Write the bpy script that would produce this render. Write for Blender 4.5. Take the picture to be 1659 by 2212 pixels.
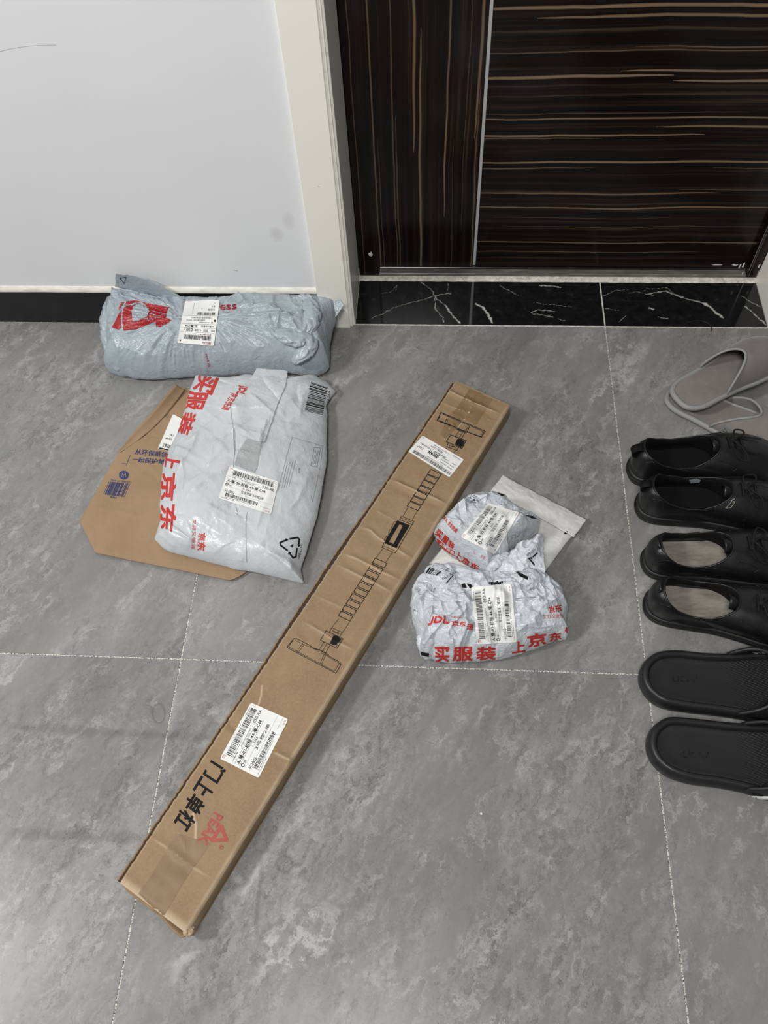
import bpy, bmesh, math, random
import numpy as np
from mathutils import Vector, Matrix
from mathutils.bvhtree import BVHTree

for o in list(bpy.data.objects):
    bpy.data.objects.remove(o)
scene = bpy.context.scene
COL = scene.collection

# ------------------------------------------------------------------ camera
IW, IH = 1659.0, 2212.0
FPX, PITCH, YAW, ROLL, CAMH = 1798.93, 1.0164945, -0.1155088, -0.0760092, 1.35823
CAM = np.array([0.0, 0.0, CAMH])
_F = np.array([math.sin(YAW) * math.cos(PITCH), math.cos(YAW) * math.cos(PITCH), -math.sin(PITCH)])
_R0 = np.cross(_F, [0, 0, 1.0]); _R0 /= np.linalg.norm(_R0)
_U0 = np.cross(_R0, _F)
_R = math.cos(ROLL) * _R0 + math.sin(ROLL) * _U0
_U = -math.sin(ROLL) * _R0 + math.cos(ROLL) * _U0
cam_data = bpy.data.cameras.new('camera')
cam_data.sensor_fit = 'VERTICAL'
cam_data.sensor_height = 24.0
cam_data.lens = FPX / IH * 24.0
cam_data.clip_start = 0.02
cam = bpy.data.objects.new('camera', cam_data)
COL.objects.link(cam)
cam.matrix_world = Matrix(((_R[0], _U[0], -_F[0], 0), (_R[1], _U[1], -_F[1], 0), (_R[2], _U[2], -_F[2], CAMH), (0, 0, 0, 1)))
scene.camera = cam

# ------------------------------------------------------------------ world, lamps, exposure
scene.view_settings.view_transform = 'Standard'
scene.view_settings.look = 'None'
scene.view_settings.gamma = 1.0
scene.view_settings.use_curve_mapping = False
scene.view_settings.exposure = 0.0
world = bpy.data.worlds.new('world'); scene.world = world
world.use_nodes = True
world.node_tree.nodes['Background'].inputs[0].default_value = (0.95, 0.98, 1.0, 1)
world.node_tree.nodes['Background'].inputs[1].default_value = 0.15

def area_lamp(name, loc, target, size, power, color=(1, 1, 1), size_y=None):
    d = bpy.data.lights.new(name, 'AREA')
    d.energy = power; d.color = color; d.size = size
    if size_y:
        d.shape = 'RECTANGLE'; d.size_y = size_y
    o = bpy.data.objects.new(name, d); COL.objects.link(o)
    o.location = loc
    o.rotation_euler = (Vector(target) - Vector(loc)).to_track_quat('-Z', 'Y').to_euler()
    return o
area_lamp('ceiling_light', (-0.20, -0.55, 2.62), (-0.25, 0.5, 0), 0.55, 45, (1.0, 0.985, 0.96))
area_lamp('ceiling_light', (-2.3, 0.1, 2.55), (-0.3, 0.7, 0), 0.42, 56, (1.0, 0.99, 0.97))

# ------------------------------------------------------------------ photo geometry -> world
def rays(px, py):
    px = np.asarray(px, float); py = np.asarray(py, float)
    return (_R * ((px - IW / 2) / FPX)[..., None] - _U * ((py - IH / 2) / FPX)[..., None] + _F)
def at(px, py, z=0.0):
    r = rays(px, py); t = (np.asarray(z, float) - CAMH) / r[..., 2]
    return CAM + r * t[..., None]
def at_y(px, py, y):
    r = rays(px, py); t = y / r[..., 1]
    return CAM + r * t[..., None]
def crop(x0, y0, s):
    return lambda pts: [(x0 + p[0] / s, y0 + p[1] / s) + tuple(p[2:]) for p in pts]
c_roll = crop(200, 570, 2.860)
c_roll2 = crop(230, 580, 6.144)
c_roll3 = crop(480, 620, 6.144)
c_mail = crop(150, 780, 2.765)
c_box1 = crop(800, 800, 3.456)
c_small = crop(860, 1020, 3.95)
c_box2 = crop(580, 1000, 3.95)
c_box3 = crop(230, 1480, 3.687)
c_shoe1 = crop(1340, 720, 5.2)
c_shoe2 = crop(1360, 1100, 3.352)
c_sill = crop(740, 520, 1.805)

# ------------------------------------------------------------------ numpy noise
_rs = np.random.RandomState(7)
_PERM = np.concatenate([_rs.permutation(256)] * 3)
_G2 = np.stack([np.cos(np.arange(256) * 2.39996), np.sin(np.arange(256) * 2.39996)], 1)
def noise2(x, y, seed=0):
    x = np.asarray(x, float) + seed * 17.31; y = np.asarray(y, float) + seed * 9.73
    xi = np.floor(x).astype(int); yi = np.floor(y).astype(int)
    xf = x - xi; yf = y - yi
    u = xf * xf * xf * (xf * (xf * 6 - 15) + 10); v = yf * yf * yf * (yf * (yf * 6 - 15) + 10)
    def g(ix, iy, dx, dy):
        h = _PERM[_PERM[ix & 255] + (iy & 255)]
        gr = _G2[h]
        return gr[..., 0] * dx + gr[..., 1] * dy
    a = g(xi, yi, xf, yf); b = g(xi + 1, yi, xf - 1, yf)
    c = g(xi, yi + 1, xf, yf - 1); d = g(xi + 1, yi + 1, xf - 1, yf - 1)
    return ((a + (b - a) * u) * (1 - v) + (c + (d - c) * u) * v) * 1.5
def fbm(x, y, seed=0, octv=4):
    s = 0; a = 1
    for i in range(octv):
        s = s + a * noise2(x * 2 ** i, y * 2 ** i, seed + i * 3); a *= 0.5
    return s
def crumple(x, y, seed=0, octv=3):
    """sharp creases with flat facets between, about -1..1"""
    wx = x + 0.35 * noise2(x * 0.8, y * 0.8, seed + 40); wy = y + 0.35 * noise2(x * 0.8, y * 0.8, seed + 50)
    s = 0; a = 1
    for i in range(octv):
        n = noise2(wx * 1.9 ** i, wy * 1.9 ** i, seed + i * 5)
        s = s + a * (1 - 2.2 * np.abs(n)); a *= 0.5
    return s / 1.6
def seg_dist(px, py, poly):
    """distance and running parameter to a polyline"""
    best = np.full(np.shape(px), 1e9); par = np.zeros(np.shape(px)); L = 0
    side = np.zeros(np.shape(px))
    for a, b in zip(poly[:-1], poly[1:]):
        dx, dy = b[0] - a[0], b[1] - a[1]; l2 = dx * dx + dy * dy + 1e-12; l = math.sqrt(l2)
        t = np.clip(((px - a[0]) * dx + (py - a[1]) * dy) / l2, 0, 1)
        ex = px - a[0] - t * dx; ey = py - a[1] - t * dy
        d = np.sqrt(ex * ex + ey * ey)
        m = d < best
        best = np.where(m, d, best); par = np.where(m, L + t * l, par)
        side = np.where(m, np.sign(dx * (py - a[1]) - dy * (px - a[0])), side)
        L += l
    return best, par / max(L, 1e-9), side

# ------------------------------------------------------------------ materials
def mat(name, color, rough=0.5, metal=0.0, spec=0.5, coat=0.0, sheen=0.0):
    m = bpy.data.materials.new(name); m.use_nodes = True
    b = m.node_tree.nodes['Principled BSDF']
    b.inputs['Base Color'].default_value = (*color, 1)
    b.inputs['Roughness'].default_value = rough
    b.inputs['Metallic'].default_value = metal
    b.inputs['Specular IOR Level'].default_value = spec
    b.inputs['Coat Weight'].default_value = coat
    b.inputs['Sheen Weight'].default_value = sheen
    m.diffuse_color = (*color, 1)
    return m
class NT:
    def __init__(s, m):
        s.m = m; s.t = m.node_tree; s.b = s.t.nodes['Principled BSDF']
    def n(s, typ, **kw):
        nd = s.t.nodes.new(typ)
        for k, v in kw.items():
            if k.startswith('i_'):
                key = k[2:].replace('_', ' ')
                nd.inputs[int(key) if key.isdigit() else key].default_value = v
            else:
                setattr(nd, k, v)
        return nd
    def l(s, a, b):
        s.t.links.new(a, b)
    def math(s, op, a, b=None, clamp=False):
        nd = s.n('ShaderNodeMath', operation=op); nd.use_clamp = clamp
        for i, v in enumerate((a, b)):
            if v is None: continue
            if isinstance(v, (int, float)): nd.inputs[i].default_value = v
            else: s.l(v, nd.inputs[i])
        return nd.outputs[0]
    def mix(s, f, a, b):
        nd = s.n('ShaderNodeMix', data_type='RGBA')
        for i, v in ((0, f), (6, a), (7, b)):
            if isinstance(v, (int, float)): nd.inputs[i].default_value = v
            elif isinstance(v, tuple): nd.inputs[i].default_value = (*v, 1)
            else: s.l(v, nd.inputs[i])
        return nd.outputs[2]
    def ramp(s, f, stops, interp='LINEAR'):
        nd = s.n('ShaderNodeValToRGB'); cr = nd.color_ramp; cr.interpolation = interp
        while len(cr.elements) < len(stops): cr.elements.new(0.5)
        for e, (p, c) in zip(cr.elements, stops):
            e.position = p; e.color = (*c, 1) if isinstance(c, tuple) else (c, c, c, 1)
        s.l(f, nd.inputs[0]); return nd.outputs[0]
    def noise(s, vec, scale, detail=4, rough=0.5, dist=0.0):
        nd = s.n('ShaderNodeTexNoise'); nd.inputs['Scale'].default_value = scale
        nd.inputs['Detail'].default_value = detail; nd.inputs['Roughness'].default_value = rough
        nd.inputs['Distortion'].default_value = dist
        if vec is not None: s.l(vec, nd.inputs['Vector'])
        return nd.outputs[0]
    def mapping(s, vec, loc=(0, 0, 0), rot=(0, 0, 0), scale=(1, 1, 1)):
        nd = s.n('ShaderNodeMapping'); s.l(vec, nd.inputs[0])
        nd.inputs[1].default_value = loc; nd.inputs[2].default_value = rot; nd.inputs[3].default_value = scale
        return nd.outputs[0]
    def coord(s, which='Object'):
        return s.n('ShaderNodeTexCoord').outputs[which]
    def bump(s, h, strength=0.3, dist=0.002):
        nd = s.n('ShaderNodeBump'); nd.inputs['Strength'].default_value = strength
        nd.inputs['Distance'].default_value = dist
        s.l(h, nd.inputs['Height']); s.l(nd.outputs[0], s.b.inputs['Normal'])
        return nd
    def col(s, c): s.l(c, s.b.inputs['Base Color'])

# floor stone
M_tile = mat('grey_stone_tile', (0.2, 0.2, 0.2), 0.32, spec=0.42)
def _():
    t = NT(M_tile)
    oi = t.n('ShaderNodeObjectInfo')
    off = t.n('ShaderNodeVectorMath', operation='SCALE'); off.inputs[0].default_value = (31, 17, 5)
    t.l(oi.outputs['Random'], off.inputs['Scale'])
    add = t.n('ShaderNodeVectorMath', operation='ADD')
    t.l(t.coord(), add.inputs[0]); t.l(off.outputs[0], add.inputs[1])
    v = t.mapping(add.outputs[0], rot=(0, 0, math.radians(-62)), scale=(1, 1, 1))
    vs = t.mapping(v, scale=(0.5, 1.5, 1))
    big = t.noise(vs, 3.4, 7, 0.66, 0.8)
    base = t.ramp(big, [(0.30, (0.160, 0.158, 0.154)), (0.46, (0.196, 0.194, 0.189)), (0.56, (0.220, 0.218, 0.212)), (0.72, (0.262, 0.260, 0.254))])
    # short pale scribbles and flakes in drifts
    wd = t.n('ShaderNodeVectorMath', operation='SCALE'); wd.inputs['Scale'].default_value = 0.11
    nz = t.n('ShaderNodeTexNoise'); nz.inputs['Scale'].default_value = 12; nz.inputs['Detail'].default_value = 9; nz.inputs['Roughness'].default_value = .75
    t.l(v, nz.inputs['Vector']); t.l(nz.outputs['Color'], wd.inputs[0])
    ad = t.n('ShaderNodeVectorMath', operation='ADD'); t.l(t.mapping(v, scale=(.50, 1.35, 1)), ad.inputs[0]); t.l(wd.outputs[0], ad.inputs[1])
    def ridge(scale, det, lo, width, vec=None):
        n_ = t.noise(vec or ad.outputs[0], scale, det, .55)
        d_ = t.math('ABSOLUTE', t.math('SUBTRACT', n_, lo))
        return t.ramp(d_, [(0.0, 1.0), (width * .35, .55), (width, 0.0)])
    fine = t.noise(ad.outputs[0], 60, 7, 0.72, 1.2)
    zone = t.noise(vs, 4.2, 6, .62, .9)
    zm = t.ramp(zone, [(0.36, 0.10), (0.50, 0.50), (0.60, 1.0)])
    mul = t.n('ShaderNodeMix', data_type='RGBA', blend_type='MULTIPLY')
    c1 = t.mix(t.ramp(fine, [(0.34, 0.0), (0.50, 0.5), (0.68, 1.0)]), (0.56, 0.56, 0.555), (1.42, 1.42, 1.41))
    t.l(zm, mul.inputs[0]); t.l(base, mul.inputs[6]); t.l(c1, mul.inputs[7])
    m1 = t.ramp(t.noise(v, 4, 5, 0.65), [(0.47, 0.0), (0.62, 0.9)])
    m2 = t.ramp(t.noise(v, 14, 5, 0.65), [(0.46, 0.0), (0.60, 1.0)])
    m3 = t.ramp(t.noise(v, 24, 5, 0.7), [(0.50, 0.0), (0.62, 1.0)])
    vl = t.n('ShaderNodeVectorMath', operation='ADD'); t.l(t.mapping(v, scale=(.16, 1.2, 1)), vl.inputs[0]); t.l(wd.outputs[0], vl.inputs[1])
    k1 = t.math('MULTIPLY', ridge(2.4, 3, .5, .016, vl.outputs[0]), m1)
    k2 = t.math('MULTIPLY', t.math('MULTIPLY', ridge(13, 4, .5, .030), m2), .55)
    k3 = t.math('MULTIPLY', t.math('MULTIPLY', ridge(38, 4, .5, .06), m3), t.math('MULTIPLY', zm, .72))
    k = t.math('MULTIPLY', t.math('MAXIMUM', t.math('MAXIMUM', k1, k2), k3), 0.62)
    c = t.mix(k, mul.outputs[2], (0.58, 0.575, 0.56))
    t.col(c)
    t.l(t.ramp(fine, [(0.3, 0.24), (0.7, 0.36)]), t.b.inputs['Roughness'])
    t.bump(fine, 0.05, 0.0006)
_()
M_grout = mat('pale_grout', (0.35, 0.34, 0.30), 0.9)
def _():
    t = NT(M_grout)
    n = t.noise(t.coord(), 420, 3, 0.7)
    t.col(t.ramp(n, [(0.36, (0.025, 0.025, 0.023)), (0.46, (0.24, 0.235, 0.205)), (0.57, (0.66, 0.645, 0.58))]))
_()
M_wall = mat('white_paint', (0.80, 0.82, 0.84), 0.55, spec=0.35)
def _():
    t = NT(M_wall)
    n = t.noise(t.coord(), 3, 3, 0.5)
    c = t.ramp(n, [(0.3, (0.735, 0.750, 0.765)), (0.7, (0.770, 0.782, 0.795))])
    # faint grey rub marks low on the wall
    def spot(cx, cz, rx, rz, base, amount):
        s = t.n('ShaderNodeSeparateXYZ'); t.l(t.coord(), s.inputs[0])
        dx = t.math('DIVIDE', t.math('SUBTRACT', s.outputs[0], cx), rx)
        dz = t.math('DIVIDE', t.math('SUBTRACT', s.outputs[2], cz), rz)
        d = t.math('ADD', t.math('MULTIPLY', dx, dx), t.math('MULTIPLY', dz, dz))
        f = t.math('MULTIPLY', t.math('SUBTRACT', 1.0, d, clamp=True), amount)
        return t.mix(f, base, (0.36, 0.36, 0.35))
    for (px, py, rx, rz, a) in ((597, 507, .016, .02, .30), (623, 478, .014, .022, .22)):
        p = at_y(px, py, 1.326)
        c = spot(float(p[0]), float(p[2]), rx, rz, c, a)
    t.col(c)
_()
M_trim = mat('cream_trim', (0.86, 0.845, 0.775), 0.38, spec=0.45)
M_caulk = mat('cream_caulk', (0.74, 0.72, 0.65), 0.6)
def _():
    t = NT(M_caulk)
    t.col(t.ramp(t.noise(t.mapping(t.coord(), scale=(1, 1, 4)), 30, 4, .6), [(0.35, (0.60, 0.585, 0.52)), (0.6, (0.80, 0.78, 0.70))]))
_()
M_black_stone = mat('black_skirting_stone', (0.012, 0.012, 0.013), 0.22, spec=0.4)
M_marble = mat('black_veined_marble', (0.01, 0.01, 0.01), 0.07, spec=0.5)
def _():
    t = NT(M_marble)
    a = t.n('ShaderNodeVertexColor'); a.layer_name = 'veins'
    n = t.noise(t.coord(), 55, 5, 0.6, 0.4)
    base = t.ramp(n, [(0.35, (0.0055, 0.0055, 0.0065)), (0.62, (0.011, 0.011, 0.011)), (0.74, (0.03, 0.03, 0.03))])
    t.col(t.mix(a.outputs[0], base, (0.62, 0.60, 0.56)))
_()
M_metal = mat('brushed_metal', (0.66, 0.67, 0.67), 0.38, metal=0.45)
M_sillmetal = mat('dull_steel', (0.10, 0.095, 0.085), 0.5, metal=0.25)
def _():
    t = NT(M_sillmetal)
    n = t.noise(t.mapping(t.coord(), scale=(1, 6, 6)), 18, 5, .65)
    t.col(t.ramp(n, [(0.35, (0.11, 0.104, 0.092)), (0.6, (0.17, 0.16, 0.142)), (0.72, (0.27, 0.255, 0.23))]))
_()
M_cement = mat('white_cement', (0.60, 0.58, 0.52), 0.9)
def _():
    t = NT(M_cement)
    n = t.noise(t.coord(), 90, 5, .7)
    t.col(t.ramp(n, [(0.3, (0.34, 0.33, 0.29)), (0.55, (0.62, 0.60, 0.53)), (0.7, (0.78, 0.76, 0.70))]))
    t.bump(n, .5, .003)
_()
def veneer(name, axis, streaks, lo, hi, seed, dens):
    """ebony veneer; axis = grain direction (0: x, 2: z); streaks: (pos, halfwidth, start, end, strength)"""
    m = mat(name, (0.012, 0.008, 0.006), 0.16, spec=0.22)
    t = NT(m)
    s = t.n('ShaderNodeSeparateXYZ'); t.l(t.coord(), s.inputs[0])
    al, ac = (s.outputs[0], s.outputs[2]) if axis == 0 else (s.outputs[2], s.outputs[0])
    wob = t.n('ShaderNodeTexNoise', noise_dimensions='2D'); wob.inputs['Scale'].default_value = 1.0
    wob.inputs['Detail'].default_value = 3
    cv = t.n('ShaderNodeCombineXYZ')
    t.l(t.math('ADD', t.math('MULTIPLY', al, 4.0), seed), cv.inputs[0]); t.l(t.math('MULTIPLY', ac, 3.0), cv.inputs[1])
    t.l(cv.outputs[0], wob.inputs['Vector'])
    acw = t.math('ADD', ac, t.math('MULTIPLY', t.math('SUBTRACT', wob.outputs[0], 0.5), 0.011))
    # fine background grain
    cg = t.n('ShaderNodeCombineXYZ')
    t.l(t.math('MULTIPLY', al, 1.1), cg.inputs[0]); t.l(t.math('ADD', t.math('MULTIPLY', acw, dens), seed), cg.inputs[1])
    g = t.noise(cg.outputs[0], 1.0, 6, 0.62)
    c = t.ramp(g, [(0.30, (0.0045, 0.0035, 0.0035)), (0.50, (0.0085, 0.006, 0.005)), (0.60, (0.020, 0.0125, 0.009)), (0.68, (0.048, 0.030, 0.020)), (0.80, (0.12, 0.080, 0.050))])
    for (pos, hw, a0, a1, st) in streaks:
        d = t.math('ABSOLUTE', t.math('SUBTRACT', acw, pos))
        # half width tapers to the ends
        span = (a1 - a0)
        u = t.math('DIVIDE', t.math('SUBTRACT', al, a0), span)
        tap = t.math('MULTIPLY', t.math('MULTIPLY', u, t.math('SUBTRACT', 1.0, u)), 4.0, clamp=True)
        tap = t.math('POWER', tap, 0.4)
        w = t.math('ADD', t.math('MULTIPLY', tap, hw), 0.00005)
        inside = t.math('SUBTRACT', 1.0, t.math('DIVIDE', d, w), clamp=True)
        f = t.math('MULTIPLY', t.math('POWER', inside, 0.5), st)
        ok = t.math('MULTIPLY', t.math('GREATER_THAN', al, a0), t.math('LESS_THAN', al, a1))
        c = t.mix(t.math('MULTIPLY', f, ok), c, (0.26, 0.175, 0.11))
    t.col(c)
    sp = t.noise(t.coord(), 240, 2, .5)
    return m

# ------------------------------------------------------------------ object helpers
def wloc(o):
    v = np.zeros(3)
    while o is not None:
        v += np.array(o.location); o = o.parent
    return v
def props(o, label=None, cat=None, group=None, kind=None):
    for k, v in (('label', label), ('category', cat), ('group', group), ('kind', kind)):
        if v: o[k] = v
    return o
def thing(name, loc, label, cat, group=None):
    o = bpy.data.objects.new(name, None); COL.objects.link(o)
    o.location = tuple(float(c) for c in loc); o.empty_display_size = 0.05
    return props(o, label, cat, group)
def mk(name, verts, faces, m, parent=None, smooth=True, loc=None, **pr):
    verts = np.asarray(verts, float).reshape(-1, 3)
    if parent is not None:
        base = wloc(parent)
    else:
        base = np.array(loc if loc is not None else (0, 0, 0), float)
    me = bpy.data.meshes.new(name)
    me.from_pydata([tuple(v) for v in (verts - base)], [], [tuple(int(i) for i in f) for f in faces])
    me.validate(); me.update()
    if m: me.materials.append(m)
    if smooth:
        me.polygons.foreach_set('use_smooth', [True] * len(me.polygons))
    o = bpy.data.objects.new(name, me); COL.objects.link(o)
    if parent is not None: o.parent = parent
    else: o.location = tuple(base)
    return props(o, **pr)
def from_bm(name, bm, m, parent=None, smooth=False, loc=None, **pr):
    bmesh.ops.recalc_face_normals(bm, faces=bm.faces)
    bm.verts.index_update()
    v = [tuple(x.co) for x in bm.verts]; f = [[q.index for q in p.verts] for p in bm.faces]
    bm.free()
    return mk(name, v, f, m, parent, smooth, loc, **pr)
def box_bm(x0, x1, y0, y1, z0, z1, bevel=0.0, seg=1):
    bm = bmesh.new()
    bmesh.ops.create_cube(bm, size=1)
    for v in bm.verts:
        v.co = ((x0 + x1) / 2 + v.co.x * (x1 - x0), (y0 + y1) / 2 + v.co.y * (y1 - y0), (z0 + z1) / 2 + v.co.z * (z1 - z0))
    if bevel > 0:
        bmesh.ops.bevel(bm, geom=list(bm.edges), offset=bevel, segments=seg, affect='EDGES', profile=0.7)
    return bm
def box(name, x0, x1, y0, y1, z0, z1, m, parent=None, bevel=0.0, **pr):
    return from_bm(name, box_bm(x0, x1, y0, y1, z0, z1, bevel), m, parent, False, **pr)
def grid_faces(n, k, close_u=False, flip=False):
    """rows of k verts, n rows; close_u closes along the row"""
    f = []
    kk = k if close_u else k - 1
    for i in range(n - 1):
        for j in range(kk):
            a = i * k + j; b = i * k + (j + 1) % k; c = (i + 1) * k + (j + 1) % k; d = (i + 1) * k + j
            f.append((a, d, c, b) if flip else (a, b, c, d))
    return f
def tube_geo(pts, r, seg=8, closed=False, flat=1.0, up=(0, 0, 1)):
    pts = np.asarray(pts, float); n = len(pts)
    if closed: tan = np.roll(pts, -1, 0) - np.roll(pts, 1, 0)
    else: tan = np.gradient(pts, axis=0)
    tan /= np.maximum(np.linalg.norm(tan, axis=1), 1e-9)[:, None]
    up = np.asarray(up, float)
    rr = np.broadcast_to(np.asarray(r, float), (n,))
    s = np.cross(tan, up); ln = np.linalg.norm(s, axis=1); s[ln < 1e-4] = (1, 0, 0); s /= np.linalg.norm(s, axis=1)[:, None]
    w = np.cross(s, tan)
    ang = np.arange(seg) * 2 * math.pi / seg
    V = pts[:, None, :] + rr[:, None, None] * (np.cos(ang)[None, :, None] * s[:, None, :] + flat * np.sin(ang)[None, :, None] * w[:, None, :])
    V = V.reshape(-1, 3)
    F = grid_faces(n, seg, True)
    if closed:
        for j in range(seg):
            F.append(((n - 1) * seg + j, (n - 1) * seg + (j + 1) % seg, (j + 1) % seg, j))
    else:
        F.append(tuple(range(seg - 1, -1, -1))); F.append(tuple((n - 1) * seg + j for j in range(seg)))
    return V, F
def tube(name, pts, r, m, parent, seg=8, closed=False, flat=1.0, up=(0, 0, 1), **pr):
    V, F = tube_geo(pts, r, seg, closed, flat, up)
    return mk(name, V, F, m, parent, True, **pr)
def smooth_curve(pts, n, closed=False):
    """Catmull-Rom resampled evenly"""
    P = np.asarray(pts, float)
    m = len(P); out = []
    idx = range(m if closed else m - 1)
    for i in idx:
        if closed: p0, p1, p2, p3 = P[(i - 1) % m], P[i], P[(i + 1) % m], P[(i + 2) % m]
        else: p0, p1, p2, p3 = P[max(i - 1, 0)], P[i], P[i + 1], P[min(i + 2, m - 1)]
        for t in np.linspace(0, 1, 16, endpoint=False):
            out.append(0.5 * ((2 * p1) + (-p0 + p2) * t + (2 * p0 - 5 * p1 + 4 * p2 - p3) * t * t + (-p0 + 3 * p1 - 3 * p2 + p3) * t ** 3))
    if not closed: out.append(P[-1])
    return resample(np.array(out), n, closed)
def resample(P, n, closed=False):
    P = np.asarray(P, float)
    if closed: P = np.vstack([P, P[:1]])
    d = np.concatenate([[0], np.cumsum(np.linalg.norm(np.diff(P, axis=0), axis=1))])
    s = np.linspace(0, d[-1], n, endpoint=not closed)
    return np.stack([np.interp(s, d, P[:, k]) for k in range(P.shape[1])], 1)

# ------------------------------------------------------------------ the setting
TILE = 0.8
XA, Y1, YS = -0.43635, 0.52410, 1.32414        # joint column, joint row, wall line
floor = props(from_bm('floor', box_bm(XA - 3 * TILE, XA + 4 * TILE, YS - 5 * TILE, YS, -0.03, -0.0006), M_grout), kind='structure')
G = 0.0012
bm = box_bm(-TILE / 2 + G, TILE / 2 - G, -TILE / 2 + G, TILE / 2 - G, -0.012, 0.0, 0.0006)
tile_me = None
for i in range(-3, 4):
    for j in range(5):
        if tile_me is None:
            o = from_bm('tile', bm, M_tile, None, False); tile_me = o.data
        else:
            o = bpy.data.objects.new('tile', tile_me); COL.objects.link(o)
        o.parent = floor
        o.location = (XA + (i + 0.5) * TILE, YS - (j + 0.5) * TILE, 0)
        o.rotation_euler = (0, 0, 0)

WY = YS - 0.001          # skirting face
ZT = 3.0
XL, XR = -0.1865, 0.7120     # doorway sides
wall_left = props(from_bm('wall_left', box_bm(-3.2, -0.215, WY + 0.004, WY + 0.20, 0.0, 2.7), M_wall), kind='structure')
sk = props(from_bm('baseboard_left', box_bm(-3.2, -0.2625, WY, WY + 0.0039, 0.0, 0.093, 0.0006), M_black_stone), kind='structure')
cs = bmesh.new()
n = 120
xs = np.linspace(-3.2, -0.2625, n)
vv = []
for k, x in enumerate(xs):
    w = 0.0008 * float(noise2(x * 25, 0.3, 4))
    for (y, z) in ((WY + 0.0045, 0.093), (WY - 0.0022, 0.0932 + w), (WY - 0.0028, 0.096 + w), (WY + 0.0005, 0.1045), (WY + 0.0045, 0.107)):
        vv.append((x, y, z))
trim_1 = props(mk('trim_1', vv, grid_faces(n, 5), M_caulk), kind='structure')
# casing board left of the doorway
CY = 1.3161
trim_2 = props(from_bm('trim_2', box_bm(-0.2615, -0.1965, CY, WY + 0.05, 0.0, 2.4, 0.0012), M_trim), kind='structure')
from_bm('casing_edge', box_bm(-0.1975, -0.1905, CY + 0.003, WY + 0.05, 0.0, 2.4, 0.0008), M_trim, trim_2)
from_bm('jamb_lining', box_bm(-0.2145, XL, CY + 0.0075, 1.4735, 0.0, 2.4, 0.0008), M_trim, trim_2)
from_bm('caulk_bead', box_bm(-0.262, -0.1965, CY - 0.0022, CY, 0.0, 0.0022, 0.0006), M_caulk, trim_2)
# right lining and casing of the doorway, wall beyond it
trim_3 = props(from_bm('trim_3', box_bm(XR + 0.01, XR + 0.075, CY, WY + 0.05, 0.0, 2.4, 0.0012), M_trim), kind='structure')
from_bm('jamb_lining', box_bm(XR, XR + 0.03, CY + 0.0075, 1.4735, 0.0, 2.4, 0.0008), M_trim, trim_3)
wall_right = props(from_bm('wall_right', box_bm(XR + 0.03, 3.2, WY + 0.004, WY + 0.20, 0.0, 2.7), M_wall), kind='structure')

# marble sill of two slabs
def marble_slab(name, x0, x1, y0, y1, parent, veins):
    nx, ny = max(2, int((x1 - x0) / 0.0014)), int((y1 - y0) / 0.0014)
    X, Y = np.meshgrid(np.linspace(x0, x1, nx), np.linspace(y0, y1, ny))
    V = np.stack([X, Y, np.zeros_like(X)], -1).reshape(-1, 3)
    o = mk(name, V, grid_faces(ny, nx), M_marble, parent, False)
    val = np.zeros(len(V))
    for k, (poly, w, a) in enumerate(veins):
        p = at(np.array([q[0] for q in poly]), np.array([q[1] for q in poly]))[:, :2]
        wob = 0.0022
        px = V[:, 0] + wob * noise2(V[:, 0] * 130, V[:, 1] * 130, k); py = V[:, 1] + wob * noise2(V[:, 0] * 130, V[:, 1] * 130, k + 20)
        d, par, _s = seg_dist(px, py, [tuple(q) for q in p])
        ww = 0.62 * w * (0.55 + 0.9 * np.abs(noise2(par * 7 + k, 0 * par + k, 3)))
        val = np.maximum(val, 0.8 * a * np.clip(1.6 - d / ww, 0, 1))
    ca = o.data.color_attributes.new('veins', 'FLOAT_COLOR', 'POINT')
    ca.data.foreach_set('color', np.repeat(np.clip(val, 0, 1)[:, None], 4, 1).ravel().astype(np.float32))
    return o
VEINS = []
for pts, w, a in (
    ([(110, 302), (160, 285), (190, 265), (225, 252), (300, 234), (360, 215), (420, 204)], .0011, .7),
    ([(305, 160), (345, 190), (365, 225), (400, 252)], .0014, .8), ([(400, 252), (435, 300), (458, 322)], .0024, 1),
    ([(360, 225), (362, 265), (390, 300), (396, 318)], .0012, .8),
    ([(520, 246), (545, 258), (566, 285), (584, 320)], .0036, 1),
    ([(735, 278), (765, 270), (826, 275)], .0018, .9), ([(740, 284), (785, 291), (820, 297)], .0010, .8),
    ([(610, 173), (640, 190), (682, 212)], .0007, .6), ([(770, 175), (830, 177), (852, 184)], .0016, .9), ([(735, 240), (800, 248), (895, 258)], .0006, .5),
    ([(1185, 208), (1260, 196), (1300, 213), (1350, 229), (1408, 244)], .0020, .8), ([(1408, 244), (1432, 256), (1450, 276), (1482, 299)], .0042, 1),
    ([(1185, 186), (1220, 188), (1262, 182), (1290, 206), (1330, 220)], .0010, .7), ([(1145, 198), (1215, 215)], .0007, .5),
    ([(1555, 215), (1590, 238), (1640, 262)], .0012, .7), ([(1570, 255), (1600, 282), (1652, 328)], .0018, .9),
    ([(1020, 265), (1078, 272)], .0007, .6), ([(1018, 216), (1060, 195), (1110, 191)], .0008, .6), ([(1196, 263), (1210, 267)], .0030, .9),
    ([(1232, 297), (1270, 304)], .0014, .7), ([(1078, 318), (1108, 291)], .0007, .6), ([(838, 304), (868, 313)], .0008, .6),
    ([(150, 205), (190, 200), (215, 172), (205, 195)], .0006, .5), ([(410, 165), (412, 205), (422, 210)], .0007, .5), ([(1110, 205), (1180, 195)], .0006, .5)):
    VEINS.append((c_sill(pts), w, a))
XJ = float(at(1301, 655)[0])
sill = props(from_bm('trim_4', box_bm(XL, XR, YS + 0.0012, 1.4665, -0.03, -0.0008), M_cement), kind='structure')
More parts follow.
